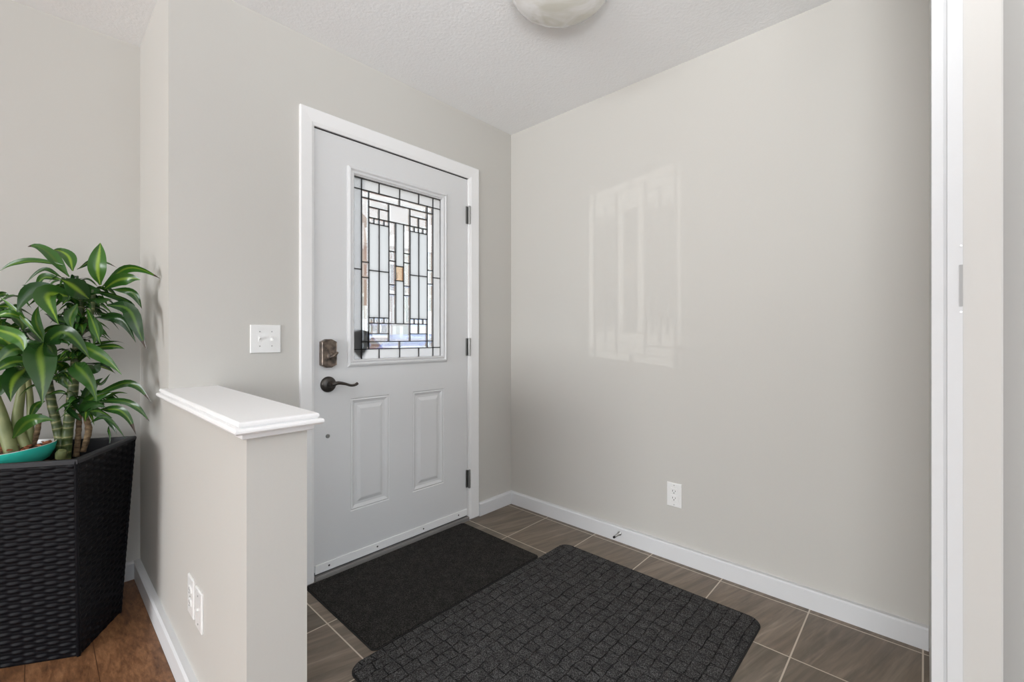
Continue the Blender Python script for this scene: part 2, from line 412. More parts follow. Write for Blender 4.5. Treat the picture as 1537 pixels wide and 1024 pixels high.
struct('floor_tile', boxes((-1.758, 0.13, -5.6, 0.10, -0.05, 0.0)), M['tile'], 'grey brown wood look tile floor with pale grout')
struct('floor_wood', boxes((-9.2, -1.758, -5.6, YB + 0.1, -0.05, 0.0)), M['plank'], 'dark brown hand scraped plank floor')
struct('ceiling', boxes((-9.2, 0.13, -5.8, YB + 0.12, H, H + 0.08)), M['ceiling'], 'white stippled ceiling')
DX0, DX1, DZ = -1.305, -0.375, 2.055                    # rough opening of the door
struct('wall_back', boxes((XL + 0.13, DX0, 0, 0.13, 0, H), (DX1, 0.0, 0, 0.13, 0, H), (DX0, DX1, 0, 0.13, DZ, H)), M['wall'], 'taupe wall around the white front door')
struct('wall_right', boxes((0, 0.13, -5.6, 0.13, 0, H)), M['wall'], 'long taupe wall right of the front door')
struct('wall_left', boxes((XL, XL + 0.13, 0.0, YB, 0, H)), M['wall'], 'narrow taupe return wall behind the plant leaves')
struct('wall_back_left', boxes((-9.2, XL + 0.13, YB, YB + 0.12, 0, H)), M['wall'], 'taupe wall behind the planter')
# living room shell behind and left of the camera, with the window openings the daylight comes through
struct('wall_far_left', boxes((-9.0, -8.88, -5.6, -4.1, 0, H), (-9.0, -8.88, -0.3, YB, 0, H), (-9.0, -8.88, -4.1, -0.3, 2.40, H), (-9.0, -8.88, -4.1, -0.3, 0, 0.15)), M['wall'])
struct('wall_front', boxes((-9.0, -4.4, -5.6, -5.48, 0, H), (-0.8, 0.0, -5.6, -5.48, 0, H), (-4.4, -0.8, -5.6, -5.48, 2.35, H), (-4.4, -0.8, -5.6, -5.48, 0, 0.35)), M['wall'])

# half wall with its two-step white cap
PY = -0.875; PX1 = -1.690
hw = struct('half_wall', boxes((XL, PX1, PY, 0.0, 0, 0.886)), M['wall'], 'taupe half wall beside the entry with white cap')
bm = B()


def cap_tier(bm, o, z0, z1, ch):
    x0, x1, y0 = XL - o, PX1 + o, PY - o
    y1 = 0.0; y2 = 0.035                                 # the left lip runs a little past the wall corner
    def ring(z, i): return [(x0 + i, y0 + i, z), (x1 - i, y0 + i, z), (x1 - i, y1, z), (XL, y1, z), (XL, y2 - i, z), (x0 + i, y2 - i, z)]
    R = [[bm.verts.new(p) for p in ring(z, i)] for z, i in ((z0, ch), (z0 + ch * 1.2, 0), (z1 - ch * 1.2, 0), (z1 - ch * 0.35, ch * 0.35), (z1, ch))]
    for a, b in zip(R, R[1:]):
        for k in range(6): bm.faces.new((a[k], a[(k + 1) % 6], b[(k + 1) % 6], b[k]))
    bm.faces.new(R[0][::-1]); bm.faces.new(R[-1])


cap_tier(bm, 0.012, 0.872, 0.886, 0.002)
cap_tier(bm, 0.031, 0.886, 0.900, 0.004)
cap_tier(bm, 0.022, 0.900, 0.914, 0.004)
obj('cap', bm, M['trim'], hw, label='white stepped cap board on the half wall')


def base_run(name, pts_in, h=0.078, t=0.024, label=None):
    """pts_in: plan polyline along the wall face; board grows to the left of the direction of travel"""
    bm = B(); P = [Vector((x, y, 0)) for x, y in pts_in]; k = len(P); out = []
    for i in range(k):
        ds = []
        if i > 0: ds.append((P[i] - P[i - 1]).normalized())
        if i < k - 1: ds.append((P[i + 1] - P[i]).normalized())
        ns = [Vector((-d.y, d.x, 0)) for d in ds]
        nn = ns[0] if len(ns) == 1 else (ns[0] + ns[1]) / (1 + ns[0].dot(ns[1]))
        out.append(nn)
    prof = [(0.0, 0.0), (t, 0.0), (t, h - 0.006), (t - 0.006, h), (0.0, h)]
    R = [[bm.verts.new(P[i] + out[i] * o + Vector((0, 0, z))) for o, z in prof] for i in range(k)]
    for a, b in zip(R, R[1:]):
        for j in range(5): bm.faces.new((a[j], a[(j + 1) % 5], b[(j + 1) % 5], b[j]))
    bm.faces.new(R[0]); bm.faces.new(R[-1][::-1])
    return struct(name, bm, M['baseboard'], label)


base_run('baseboard_right', [(0, 0), (0, -2.0254)][::-1], label='white baseboard along the right wall')
base_run('baseboard_back', [(-0.024, 0), (-0.304, 0)], label='short white baseboard between door casing and corner')
base_run('baseboard_back_entry', [(-1.364, 0), (PX1 + 0.024, 0)])
base_run('baseboard_left', [(XL, YB), (XL, PY), (PX1, PY), (PX1, 0.0)][::-1], label='white baseboard around the half wall')
base_run('baseboard_back_left', [(XL - 0.024, YB), (-8.9, YB)], label='white baseboard behind the planter')

# partition at the right edge of the view: painted end with a white jamb, its face almost in line with the camera
YS = -2.0254
struct('wall_right_end', boxes((-0.885, 0.0, -2.121, YS - 0.001, 0, H)), M['wall'], 'taupe partition end at the right edge')
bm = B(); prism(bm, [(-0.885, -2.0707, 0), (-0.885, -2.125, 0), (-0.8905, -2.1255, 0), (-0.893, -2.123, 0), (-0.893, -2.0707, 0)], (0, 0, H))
struct('trim_2', bm, M['wall_dimmed'], 'beige rounded drywall corner beside the white jamb at the right')
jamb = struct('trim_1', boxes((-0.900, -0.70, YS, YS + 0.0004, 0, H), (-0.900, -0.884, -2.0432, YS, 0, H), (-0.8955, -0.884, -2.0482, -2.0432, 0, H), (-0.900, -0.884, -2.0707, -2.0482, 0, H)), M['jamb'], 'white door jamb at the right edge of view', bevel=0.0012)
z0, z1 = 1.167, 1.250
bm = boxes((-0.9012, -0.8995, -2.0705, -2.0655, z0, z1)); obj('strike_plate', bm, M['plate_grey'], jamb, label='small grey metal strike plate')
for zz in (1.283, 1.273): pass
bm = B()
for zz in (1.288, 1.156): tube(bm, [(-0.8997, -2.068, zz), (-0.9012, -2.068, zz)], 0.0018, 8)
obj('screw', bm, M['steel'], jamb)
struct('wall_right_recess', boxes((-0.58, -0.45, -5.48, -2.121, 0, H)), M['wall_shaded'])


# ------------------------------------------------------------------ front door
# casing
bm = B()
CO0, CO1, CZ = -1.366, -0.303, 2.124; CI0, CI1, CIZ = -1.303, -0.377, 2.052
def casing_profile(bm, quad):
    """quad: outer-a, inner-a, inner-b, outer-b in the wall plane (x,z)"""
    (ax, az), (bx, bz), (cx, cz), (dx, dz) = quad
    def L(p, q, t): return (p[0] + (q[0] - p[0]) * t, p[1] + (q[1] - p[1]) * t)
    prof = [(0, 0.0), (0, -0.013), (0.06, -0.0155), (0.80, -0.0125), (0.92, -0.009), (1.0, -0.007), (1.0, 0.0)]
    A = [bm.verts.new((*[L((ax, az), (bx, bz), t)[0]], y, L((ax, az), (bx, bz), t)[1])) for t, y in prof]
    D = [bm.verts.new((*[L((dx, dz), (cx, cz), t)[0]], y, L((dx, dz), (cx, cz), t)[1])) for t, y in prof]
    for i in range(len(prof) - 1): bm.faces.new((A[i], A[i + 1], D[i + 1], D[i]))
    bm.faces.new(A); bm.faces.new(D[::-1])
casing_profile(bm, ((CO0, 0.0), (CI0, 0.0), (CI0, CIZ), (CO0, CZ)))
casing_profile(bm, ((CO0, CZ), (CI0, CIZ), (CI1, CIZ), (CO1, CZ)))
casing_profile(bm, ((CO1, CZ), (CI1, CIZ), (CI1, 0.0), (CO1, 0.0)))
struct('trim_3', bm, M['trim'], 'white casing around the front door')
SX0, SX1, SZ0, SZ1 = -1.2985, -0.3835, 0.034, 2.046; SY = 0.004; ST = 0.045
struct('trim_4', boxes((DX0, -1.3015, 0.0, 0.13, 0, DZ), (DX0, DX1, 0.0, 0.13, 2.0495, DZ), (-1.3015, -1.288, 0.054, 0.07, 0, DZ), (-0.394, -0.38, 0.054, 0.07, 0, DZ), (-1.30, -0.38, 0.054, 0.07, 2.038, DZ)), M['gap'], 'dark gap lining of the door frame')
struct('trim_6', boxes((-0.3805, DX1, 0.0, 0.13, 0, 2.0495)), M['trim'], 'white hinge side door jamb')
sill = struct('trim_5', boxes((-1.301, -0.380, -0.013, 0.12, 0.0, 0.018), (-1.364, -0.305, -0.020, -0.0155, 0.0, 0.004)), M['sill'], 'grey metal threshold under the front door', bevel=0.003)

LX0, LX1, LZ0, LZ1 = -1.113, -0.571, 0.985, 1.884       # cut-out for the glass
PAN = [(-1.125, -0.913, 0.262, 0.804), (-0.772, -0.560, 0.262, 0.804)]
door = thing('door_1', (SX0, SY, 0.03), 'white front door with leaded glass and two panels', None, None, 'structure')
bm = B()
xs = sorted({SX0, SX1, LX0, LX1, *[p[0] for p in PAN], *[p[1] for p in PAN]}); zs = sorted({SZ0, SZ1, LZ0, LZ1, PAN[0][2], PAN[0][3]})
VC = {}
def V(x, y, z):
    k = (round(x, 5), round(y, 5), round(z, 5))
    if k not in VC: VC[k] = bm.verts.new((x, y, z))
    return VC[k]
for i in range(len(xs) - 1):
    for j in range(len(zs) - 1):
        x0, x1, z0, z1 = xs[i], xs[i + 1], zs[j], zs[j + 1]; mx, mz = (x0 + x1) / 2, (z0 + z1) / 2
        if LX0 < mx < LX1 and LZ0 < mz < LZ1: continue
        bm.faces.new((V(x0, SY + ST, z0), V(x0, SY + ST, z1), V(x1, SY + ST, z1), V(x1, SY + ST, z0)))
        if any(p[0] < mx < p[1] and p[2] < mz < p[3] for p in PAN): continue
        bm.faces.new((V(x0, SY, z0), V(x1, SY, z0), V(x1, SY, z1), V(x0, SY, z1)))
def rim(x0, x1, z0, z1):
    q = [(x0, z0), (x1, z0), (x1, z1), (x0, z1)]
    for k in range(4):
        a, b = q[k], q[(k + 1) % 4]
        X = [x for x in xs if min(a[0], b[0]) <= x <= max(a[0], b[0])]; Z = [z for z in zs if min(a[1], b[1]) <= z <= max(a[1], b[1])]
        pts = [(x, a[1]) for x in X] if a[1] == b[1] else [(a[0], z) for z in Z]
        for p, r in zip(pts, pts[1:]): bm.faces.new((V(p[0], SY, p[1]), V(r[0], SY, r[1]), V(r[0], SY + ST, r[1]), V(p[0], SY + ST, p[1])))
rim(SX0, SX1, SZ0, SZ1); rim(LX0, LX1, LZ0, LZ1)
for x0, x1, z0, z1 in PAN:                               # moulded panels: quirk, cove, flat, raised field
    prof = [(0, 0), (0.004, 0.0035), (0.010, 0.001), (0.016, 0.0045), (0.024, 0.0085), (0.036, 0.0085), (0.052, 0.0015), (0.056, 0.0010)]
    prev = None
    for ins, dep in prof:
        r = [V(x0 + ins, SY + dep, z0 + ins), V(x1 - ins, SY + dep, z0 + ins), V(x1 - ins, SY + dep, z1 - ins), V(x0 + ins, SY + dep, z1 - ins)]
        if prev:
            for k in range(4): bm.faces.new((prev[k], prev[(k + 1) % 4], r[(k + 1) % 4], r[k]))
        prev = r
    bm.faces.new(prev)
obj('door_slab', bm, M['door'], door)
# moulded frame round the glass
bm = B(); prof = [(0.0, 0.0), (0.0, -0.006), (0.005, -0.010), (0.012, -0.0125), (0.018, -0.003), (0.027, -0.009), (0.032, -0.006), (0.034, 0.012)]
prev = None
for ins, dep in prof:
    x0, x1, z0, z1 = -1.142 + ins, -0.541 - ins, 0.958 + ins, 1.921 - ins
    r = [bm.verts.new(p) for p in ((x0, SY + dep, z0), (x1, SY + dep, z0), (x1, SY + dep, z1), (x0, SY + dep, z1))]
    if prev:
        for k in range(4): bm.faces.new((prev[k], prev[(k + 1) % 4], r[(k + 1) % 4], r[k]))
    prev = r
obj('glass_frame', bm, M['door'], door, label='white moulded frame around the leaded glass')
# leaded glass
GX, GZ, GY = -0.842, 1.4345, 0.022
U = dict(e=0.270, a=0.217, b=0.178, c=0.121, d=0.0645, f=0.0245)
W = dict(t=0.449, b=0.395, a=0.358, B=0.318, C=0.265, D=0.237, s=0.112, r=0.062, m=0.038)
lines = []
def hl(z, u0, u1, wd=0.0042): lines.append((u0, u1, z, z, wd))
def vl(u, z0, z1, wd=0.0042): lines.append((u, u, z0, z1, wd))
e, a, b, c, d, f = (U[k] for k in 'eabcdf'); t_, b_, a_, B_, C_, D_, s_, r_, m_ = (W[k] for k in ('t', 'b', 'a', 'B', 'C', 'D', 's', 'r', 'm'))
for sg in (1, -1):
    hl(sg * b_, -e, e); hl(sg * a_, -a, a); hl(sg * t_, -e, e); vl(sg * e, -t_, t_); vl(sg * a, -t_, t_); vl(sg * b, -b_, b_)
    for u in (-c, 0, c): vl(u, sg * b_, sg * t_)
    vl(0, sg * a_, sg * b_); hl(sg * C_, -d, d)
    for s2 in (1, -1):
        hl(sg * B_, s2 * d, s2 * b); hl(sg * C_, s2 * d, s2 * b); hl(sg * D_, s2 * d, s2 * b); vl(s2 * c, sg * B_, sg * C_)
        for k in (0.25, 0.5, 0.75): vl(s2 * (d + (b - d) * k), sg * D_, sg * C_)
        hl(sg * s_, s2 * f, s2 * d, 0.004); hl(sg * r_, s2 * f, s2 * d, 0.004); hl(sg * m_, s2 * b, s2 * a, 0.004)
    vl(sg * d, -a_, a_); vl(sg * f, -C_, C_); vl(sg * c, -D_, D_); hl(0, sg * d, sg * b); hl(0, sg * a, sg * e); hl(sg * m_, -f, f)
bm = B()
for u0, u1, z0, z1, wd in lines:
    h = wd / 2; x0, x1, q0, q1 = min(u0, u1) - h, max(u0, u1) + h, min(z0, z1) - h, max(z0, z1) + h
    box(bm, GX + x0, GX + x1, GY - 0.004, GY + 0.007, GZ + q0, GZ + q1)
lead = obj('leading', bm, M['lead'], door, label='black lead lines of the door glass')
panes = dict(g_hammer=[], g_clear=[], g_frost=[], g_amber=[])
us = sorted({x * k for x in U.values() for k in (1, -1)} | {0}); 
def pane(kind, u0, u1, z0, z1): panes[kind].append((min(u0, u1), max(u0, u1), min(z0, z1), max(z0, z1)))
for sg in (1, -1):
    ub = [-e, -a, -c, 0, c, a, e]
    for p, q in zip(ub, ub[1:]): pane('g_hammer', p, q, sg * b_, sg * t_)
    pane('g_hammer', sg * a, sg * e, 0, b_); pane('g_hammer', sg * a, sg * e, -b_, 0)
    for s2 in (1, -1):
        pane('g_clear', 0, s2 * b, sg * a_, sg * b_); pane('g_clear', s2 * b, s2 * a, sg * a_, sg * b_)
        pane('g_clear', s2 * d, s2 * b, sg * B_, sg * a_); pane('g_clear', s2 * d, s2 * c, sg * C_, sg * B_); pane('g_clear', s2 * c, s2 * b, sg * C_, sg * B_)
        for k in range(4): pane('g_clear', s2 * (d + (b - d) * k / 4), s2 * (d + (b - d) * (k + 1) / 4), sg * D_, sg * C_)
        pane('g_frost', s2 * d, s2 * c, 0, sg * D_); pane('g_frost', s2 * c, s2 * b, 0, sg * D_)
        pane('g_clear', s2 * f, s2 * d, sg * s_, sg * C_); pane('g_clear', s2 * f, s2 * d, sg * r_, sg * s_)
        pane('g_clear', s2 * b, s2 * a, sg * m_, sg * a_)
    pane('g_clear', -d, d, sg * C_, sg * a_); pane('g_frost', -f, f, sg * m_, sg * C_)
    pane('g_clear', sg * b, sg * a, -m_, m_); pane('g_clear', sg * f, sg * d, -r_, r_)
pane('g_amber', -f, f, -m_, m_)
for kind, lst in panes.items():
    bm = B()
    for u0, u1, z0, z1 in lst:
        x0, x1, q0, q1 = GX + u0 + 0.0012, GX + u1 - 0.0012, GZ + z0 + 0.0012, GZ + z1 - 0.0012
        bv = min(0.011, (x1 - x0) * 0.33, (q1 - q0) * 0.33) if kind in ('g_clear', 'g_amber') else 0.0
        if bv:
            lo = [(x0, GY + 0.0025, q0), (x1, GY + 0.0025, q0), (x1, GY + 0.0025, q1), (x0, GY + 0.0025, q1)]
            mid = [(x, GY + 0.0005, z) for x, _, z in lo]
            top = [(x0 + bv, GY - 0.0025, q0 + bv), (x1 - bv, GY - 0.0025, q0 + bv), (x1 - bv, GY - 0.0025, q1 - bv), (x0 + bv, GY - 0.0025, q1 - bv)]
            R = [[bm.verts.new(p) for p in r] for r in (lo, mid, top)]
            for p, q in zip(R, R[1:]):
                for k in range(4): bm.faces.new((p[k], p[(k + 1) % 4], q[(k + 1) % 4], q[k]))
            bm.faces.new(R[0][::-1]); bm.faces.new(R[-1])
        else: box(bm, x0, x1, GY - 0.001, GY + 0.003, q0, q1)
    nm = dict(g_hammer='textured_glass', g_clear='bevelled_glass', g_frost='frosted_glass', g_amber='amber_glass')[kind]
    obj(nm, bm, M[kind], door, label=dict(g_hammer='textured glass border', g_clear='clear bevelled glass pieces', g_frost='frosted grey glass panels', g_amber='small amber glass piece')[kind])
bm = B(); sh = [(-1.104, 1.128), (-1.083, 1.134), (-1.063, 1.137), (-1.043, 1.134), (-1.021, 1.128), (-1.021, 1.055), (-1.030, 1.030), (-1.046, 1.010), (-1.062, 0.996), (-1.080, 1.010), (-1.095, 1.030), (-1.104, 1.055)]
prism(bm, [(x, GY + 0.0095, z) for x, z in sh], (0, 0.001, 0)); obj('shield_sticker', bm, M['decal'], door, label='dark grey shield shaped sticker on the glass')
# bottom sweep with four screws
bm = boxes((SX0 + 0.003, SX1 - 0.003, SY - 0.006, SY, 0.026, 0.066)); sw = obj('door_sweep', bm, M['trim'], door, bevel=0.002)
for x in (-1.232, -0.985, -0.705, -0.455):
    bm = B(); lathe(bm, (x, SY - 0.006, 0.047), [(0, 0.0018), (0.003, 0.0015), (0.0045, 0)], (0, -1, 0), 12); obj('screw', bm, M['slot'], sw)
bm = boxes((SX0 + 0.002, SX1 - 0.002, SY + 0.002, SY + 0.03, 0.0185, 0.034)); obj('sweep_seal', bm, M['gap'], door)
# deadbolt
bm = B(); px0, px1, pz0, pz1 = -1.275, -1.203, 0.968, 1.083
sil = [(px0, pz0 + 0.004), (px0 + 0.012, pz0 - 0.002), ((px0 + px1) / 2 - 0.012, pz0 - 0.008), ((px0 + px1) / 2 + 0.012, pz0 - 0.008), (px1 - 0.012, pz0 - 0.002), (px1, pz0 + 0.004), (px1, pz1 - 0.004), (px1 - 0.012, pz1 + 0.002), ((px0 + px1) / 2 + 0.012, pz1 + 0.008), ((px0 + px1) / 2 - 0.012, pz1 + 0.008), (px0 + 0.012, pz1 + 0.002), (px0, pz1 - 0.004)]
cxm, czm = (px0 + px1) / 2, (pz0 + pz1) / 2; R = []
for k, y in ((1.0, 0), (1.0, -0.020), (0.97, -0.025), (0.90, -0.028), (0.87, -0.0265)):
    R.append([bm.verts.new((cxm + (x - cxm) * k, SY + y, czm + (z - czm) * (k if k == 1 else (1 - (1 - k) * 0.62)))) for x, z in sil])
for p, q in zip(R, R[1:]):
    for k in range(12): bm.faces.new((p[k], p[(k + 1) % 12], q[(k + 1) % 12], q[k]))
bm.faces.new(R[-1])
dbolt = obj('deadbolt', bm, M['bronze'], door, label='aged bronze deadbolt cover')
bm = B(); lathe(bm, (-1.238, SY - 0.026, 1.012), [(0.016, 0), (0.0155, 0.006), (0.012, 0.009), (0, 0.0095)], (0, -1, 0), 24)
pth = smooth_path([(-1.243, SY - 0.037, 1.008), (-1.226, SY - 0.043, 1.016), (-1.208, SY - 0.043, 1.030)], 6)
tube(bm, pth, [0.0045 + 0.003 * sin(pi * i / (len(pth) - 1)) for i in range(len(pth))], 10)
obj('thumb_turn', bm, M['bronze'], dbolt, smooth=True)
# lever handle
bm = B(); lathe(bm, (-1.2345, SY, 0.882), [(0.0365, 0), (0.0365, 0.004), (0.034, 0.010), (0.027, 0.015), (0.018, 0.018), (0, 0.019)], (0, -1, 0), 40)
hnd = obj('handle_rose', bm, M['dark_bronze'], door, smooth=True, label='dark bronze round handle plate')
bm = B(); tube(bm, [(-1.2345, SY - 0.017, 0.882), (-1.2345, SY - 0.048, 0.882)], [0.013, 0.0115], 20)
pth = smooth_path([(-1.2365, SY - 0.048, 0.884), (-1.212, SY - 0.053, 0.890), (-1.180, SY - 0.053, 0.884), (-1.150, SY - 0.051, 0.874), (-1.128, SY - 0.048, 0.874), (-1.113, SY - 0.045, 0.880)], 8)
tube(bm, pth, [0.0105 - 0.0045 * min(1, i / 18) + (0.001 if i > 34 else 0) for i in range(len(pth))], 12)
obj('lever', bm, M['dark_bronze'], hnd, smooth=True)
bm = B(); lathe(bm, (-1.2365, SY, 0.643), [(0.0095, 0), (0.0095, 0.004), (0.008, 0.006), (0.0035, 0.0062), (0, 0.004)], (0, -1, 0), 20)
obj('screw_cap', bm, M['hinge'], door, label='small grey round plug on the door')
for zc in (1.831, 1.038, 0.246):
    bm = B(); tube(bm, [(-0.3805, -0.0125, zc - 0.054), (-0.3805, -0.0125, zc + 0.054)], 0.0075, 14)
    for k in (-0.031, -0.010, 0.010, 0.031): lathe(bm, (-0.3805, -0.0125, zc + k), [(0.0081, -0.0012), (0.0081, 0.0012)], seg=14)
    box(bm, -0.395, -0.3805, -0.001, SY, zc - 0.052, zc + 0.052)
    obj('hinge', bm, M['hinge'], door, smooth=True)


# ------------------------------------------------------------------ plates on the walls
def frame_axes(side):
    # returns origin->world mapper: (across, out, up)
    if side == 'back': return lambda o, a, u, h: Vector((o[0] + a, o[1] - u, o[2] + h))
    if side == 'right': return lambda o, a, u, h: Vector((o[0] - u, o[1] - a, o[2] + h))
    return lambda o, a, u, h: Vector((o[0] - u, o[1] - a, o[2] + h))          # left face of the half wall


def pbox(bm, mp, o, a0, a1, u0, u1, h0, h1, ch=0.0):
    lo = [mp(o, a, u0, h) for a, h in ((a0, h0), (a1, h0), (a1, h1), (a0, h1))]
    R = [lo]
    if ch:
        R.append([mp(o, a, u1 - ch, h) for a, h in ((a0, h0), (a1, h0), (a1, h1), (a0, h1))])
        R.append([mp(o, a, u1, h) for a, h in ((a0 + ch, h0 + ch), (a1 - ch, h0 + ch), (a1 - ch, h1 - ch), (a0 + ch, h1 - ch))])
    else: R.append([mp(o, a, u1, h) for a, h in ((a0, h0), (a1, h0), (a1, h1), (a0, h1))])
    R = [[bm.verts.new(p) for p in r] for r in R]
    for p, q in zip(R, R[1:]):
        for k in range(4): bm.faces.new((p[k], p[(k + 1) % 4], q[(k + 1) % 4], q[k]))
    bm.faces.new(R[0][::-1]); bm.faces.new(R[-1])


def plate(name, loc, side, wd, ht, label, cat, group=None, th=0.006):
    root = thing(name, loc, label, cat, group); mp = frame_axes(side); bm = B()
    pbox(bm, mp, loc, -wd / 2, wd / 2, 0, th, -ht / 2, ht / 2, 0.0022)
    obj('cover_plate', bm, M['plastic'], root, bevel=0.001)
    return root, mp


def screw(root, mp, o, a, h, u=0.006):
    bm = B(); p = mp(o, a, u, h); q = mp(o, a, u + 0.001, h); tube(bm, [p, q], 0.0026, 10); obj('screw', bm, M['steel'], root)


def receptacle(root, mp, o, decora):
    for hc in ((0.017, -0.017) if decora else (0.0195, -0.0195)):
        bm = B(); u = 0.0078 if decora else 0.0085
        if decora: pbox(bm, mp, o, -0.0165, 0.0165, 0.004, u, hc - 0.0165, hc + 0.0165, 0.001)
        else:
            pts = [(0.017 * cos(t), 0.0145 * max(-0.82, min(0.82, sin(t)))) for t in [2 * pi * i / 24 for i in range(24)]]
            A = [bm.verts.new(mp(o, x, 0.005, hc + z)) for x, z in pts]; C2 = [bm.verts.new(mp(o, x, u, hc + z)) for x, z in pts]
            for k in range(24): bm.faces.new((A[k], A[(k + 1) % 24], C2[(k + 1) % 24], C2[k]))
            bm.faces.new(C2)
        rc = obj('receptacle', bm, M['plastic'], root); bm = B()
        pbox(bm, mp, o, -0.0078, -0.0056, u - 0.001, u + 0.0003, hc - 0.001, hc + 0.0075); pbox(bm, mp, o, 0.0056, 0.0078, u - 0.001, u + 0.0003, hc, hc + 0.0065)
        tube(bm, [mp(o, 0, u - 0.001, hc - 0.0065), mp(o, 0, u + 0.0003, hc - 0.0065)], 0.0026, 10)
        obj('slots', bm, M['slot'], rc)


o = (-1.502, 0.0, 1.094); r, mp = plate('light_switch', o, 'back', 0.117, 0.117, 'white double toggle switch plate left of the door casing', 'light switch')
for s2 in (-0.023, 0.023):
    bm = B(); pbox(bm, mp, o, s2 - 0.0055, s2 + 0.0055, 0.004, 0.0068, -0.012, 0.012, 0.0005); fr = obj('switch_slot', bm, M['plastic'], r)
    up = 1 if s2 < 0 else -1
    bm = B(); A = [mp(o, s2 + k, 0.006, h) for k, h in ((-0.0035, -0.006), (0.0035, -0.006), (0.0035, 0.006), (-0.0035, 0.006))]
    C2 = [mp(o, s2 + k, 0.017, h + up * 0.007) for k, h in ((-0.003, -0.003), (0.003, -0.003), (0.003, 0.003), (-0.003, 0.003))]
    va = [bm.verts.new(p) for p in A]; vb = [bm.verts.new(p) for p in C2]
    for k in range(4): bm.faces.new((va[k], va[(k + 1) % 4], vb[(k + 1) % 4], vb[k]))
    bm.faces.new(vb); obj('toggle', bm, M['plastic'], fr)
    screw(r, mp, o, s2, 0.030); screw(r, mp, o, s2, -0.030)
o = (0.0, -1.108, 0.319); r, mp = plate('wall_outlet', o, 'right', 0.074, 0.118, 'white outlet low on the right wall above the baseboard', 'outlet'); receptacle(r, mp, o, True); screw(r, mp, o, 0, 0.048); screw(r, mp, o, 0, -0.048)
o = (XL, -0.361, 0.306); r, mp = plate('wall_outlet', o, 'left', 0.072, 0.117, 'white duplex outlet on half wall, the one nearer the planter', 'outlet'); receptacle(r, mp, o, False); screw(r, mp, o, 0, 0.0)
o = (XL, -0.4565, 0.304); r, mp = plate('blank_cover_plate', o, 'left', 0.072, 0.117, 'white blank cable plate on half wall, the one farther from the planter', 'wall plate')
bm = B(); tube(bm, [mp(o, 0, 0.005, 0), mp(o, 0, 0.010, 0)], 0.0045, 14); obj('cable_jack', bm, M['plastic'], r)
screw(r, mp, o, 0, 0.041); screw(r, mp, o, 0, -0.041)

# door stop on the right baseboard
q = ray_to_plane(930, 801, 0, -0.024); t = thing('door_stop', (q.x, q.y, q.z), 'metal door stop screwed to the right baseboard', 'door stop')
bm = B(); lathe(bm, (q.x, q.y, q.z), [(0.011, 0), (0.0105, 0.003), (0.006, 0.006), (0, 0.006)], (-1, 0, 0), 20); obj('flange', bm, M['steel'], t, smooth=True)
bm = B(); pth = []
for i in range(15 * 12 + 1):
    k = i / 12; pth.append((q.x - 0.005 - 0.050 * k / 15, q.y + 0.0042 * cos(2 * pi * k), q.z + 0.0042 * sin(2 * pi * k)))
tube(bm, pth, 0.0016, 6); obj('spring', bm, M['steel'], t, smooth=True)
bm = B(); lathe(bm, (q.x - 0.053, q.y, q.z), [(0, 0), (0.0058, 0), (0.0062, 0.008), (0.004, 0.011), (0, 0.0115)], (-1, 0, 0), 16); obj('rubber_tip', bm, M['mat_edge'], t, smooth=True)


# ------------------------------------------------------------------ mats
def mat_obj(name, x0, x1, y0, y1, rad, th, rot, mt, label):
    bm = B(); root = thing(name, ((x0 + x1) / 2, (y0 + y1) / 2, 0), label, 'doormat'); cen = Vector(((x0 + x1) / 2, (y0 + y1) / 2, 0)); R3 = Matrix.Rotation(rot, 3, 'Z')
    def ring(ins, z, grow=0.0):
        pts = []; r = max(rad - ins, 0.004)
        for (cx, cy, a0) in ((x1 - ins - r, y1 - ins - r, 0), (x0 + ins + r, y1 - ins - r, pi / 2), (x0 + ins + r, y0 + ins + r, pi), (x1 - ins - r, y0 + ins + r, 1.5 * pi)):
            for k in range(9): pts.append(cen + R3 @ (Vector((cx + r * cos(a0 + k * pi / 16), cy + r * sin(a0 + k * pi / 16), z)) - cen))
        return pts
    R = [[bm.verts.new(p) for p in ring(i, z)] for i, z in ((0.005, th * 0.45), (0.004, th * 0.8), (0.008, th), (0.02, th))]
    for p, q in zip(R, R[1:]):
        for k in range(36): bm.faces.new((p[k], p[(k + 1) % 36], q[(k + 1) % 36], q[k]))
    bm.faces.new(R[-1]); bm.faces.new(R[0][::-1])
    obj('pile', bm, mt, root)
    bm = B(); R = [[bm.verts.new(p) for p in ring(i, z)] for i, z in ((0.0, 0.0), (0.0, th * 0.3), (0.004, th * 0.45))]
    for p, q in zip(R, R[1:]):
        for k in range(36): bm.faces.new((p[k], p[(k + 1) % 36], q[(k + 1) % 36], q[k]))
    bm.faces.new(R[-1]); bm.faces.new(R[0][::-1]); obj('backing', bm, M['mat_edge'], root)
    return root


mat_obj('doormat', -1.352, -0.438, -0.606, -0.022, 0.022, 0.008, 0.0, M['mat_plain'], 'plain charcoal doormat directly under the front door')
mat_obj('doormat', -1.455, -0.243, -1.560, -0.613, 0.050, 0.011, 0.0, M['mat_brick'], 'larger charcoal mat with a raised brick pattern')


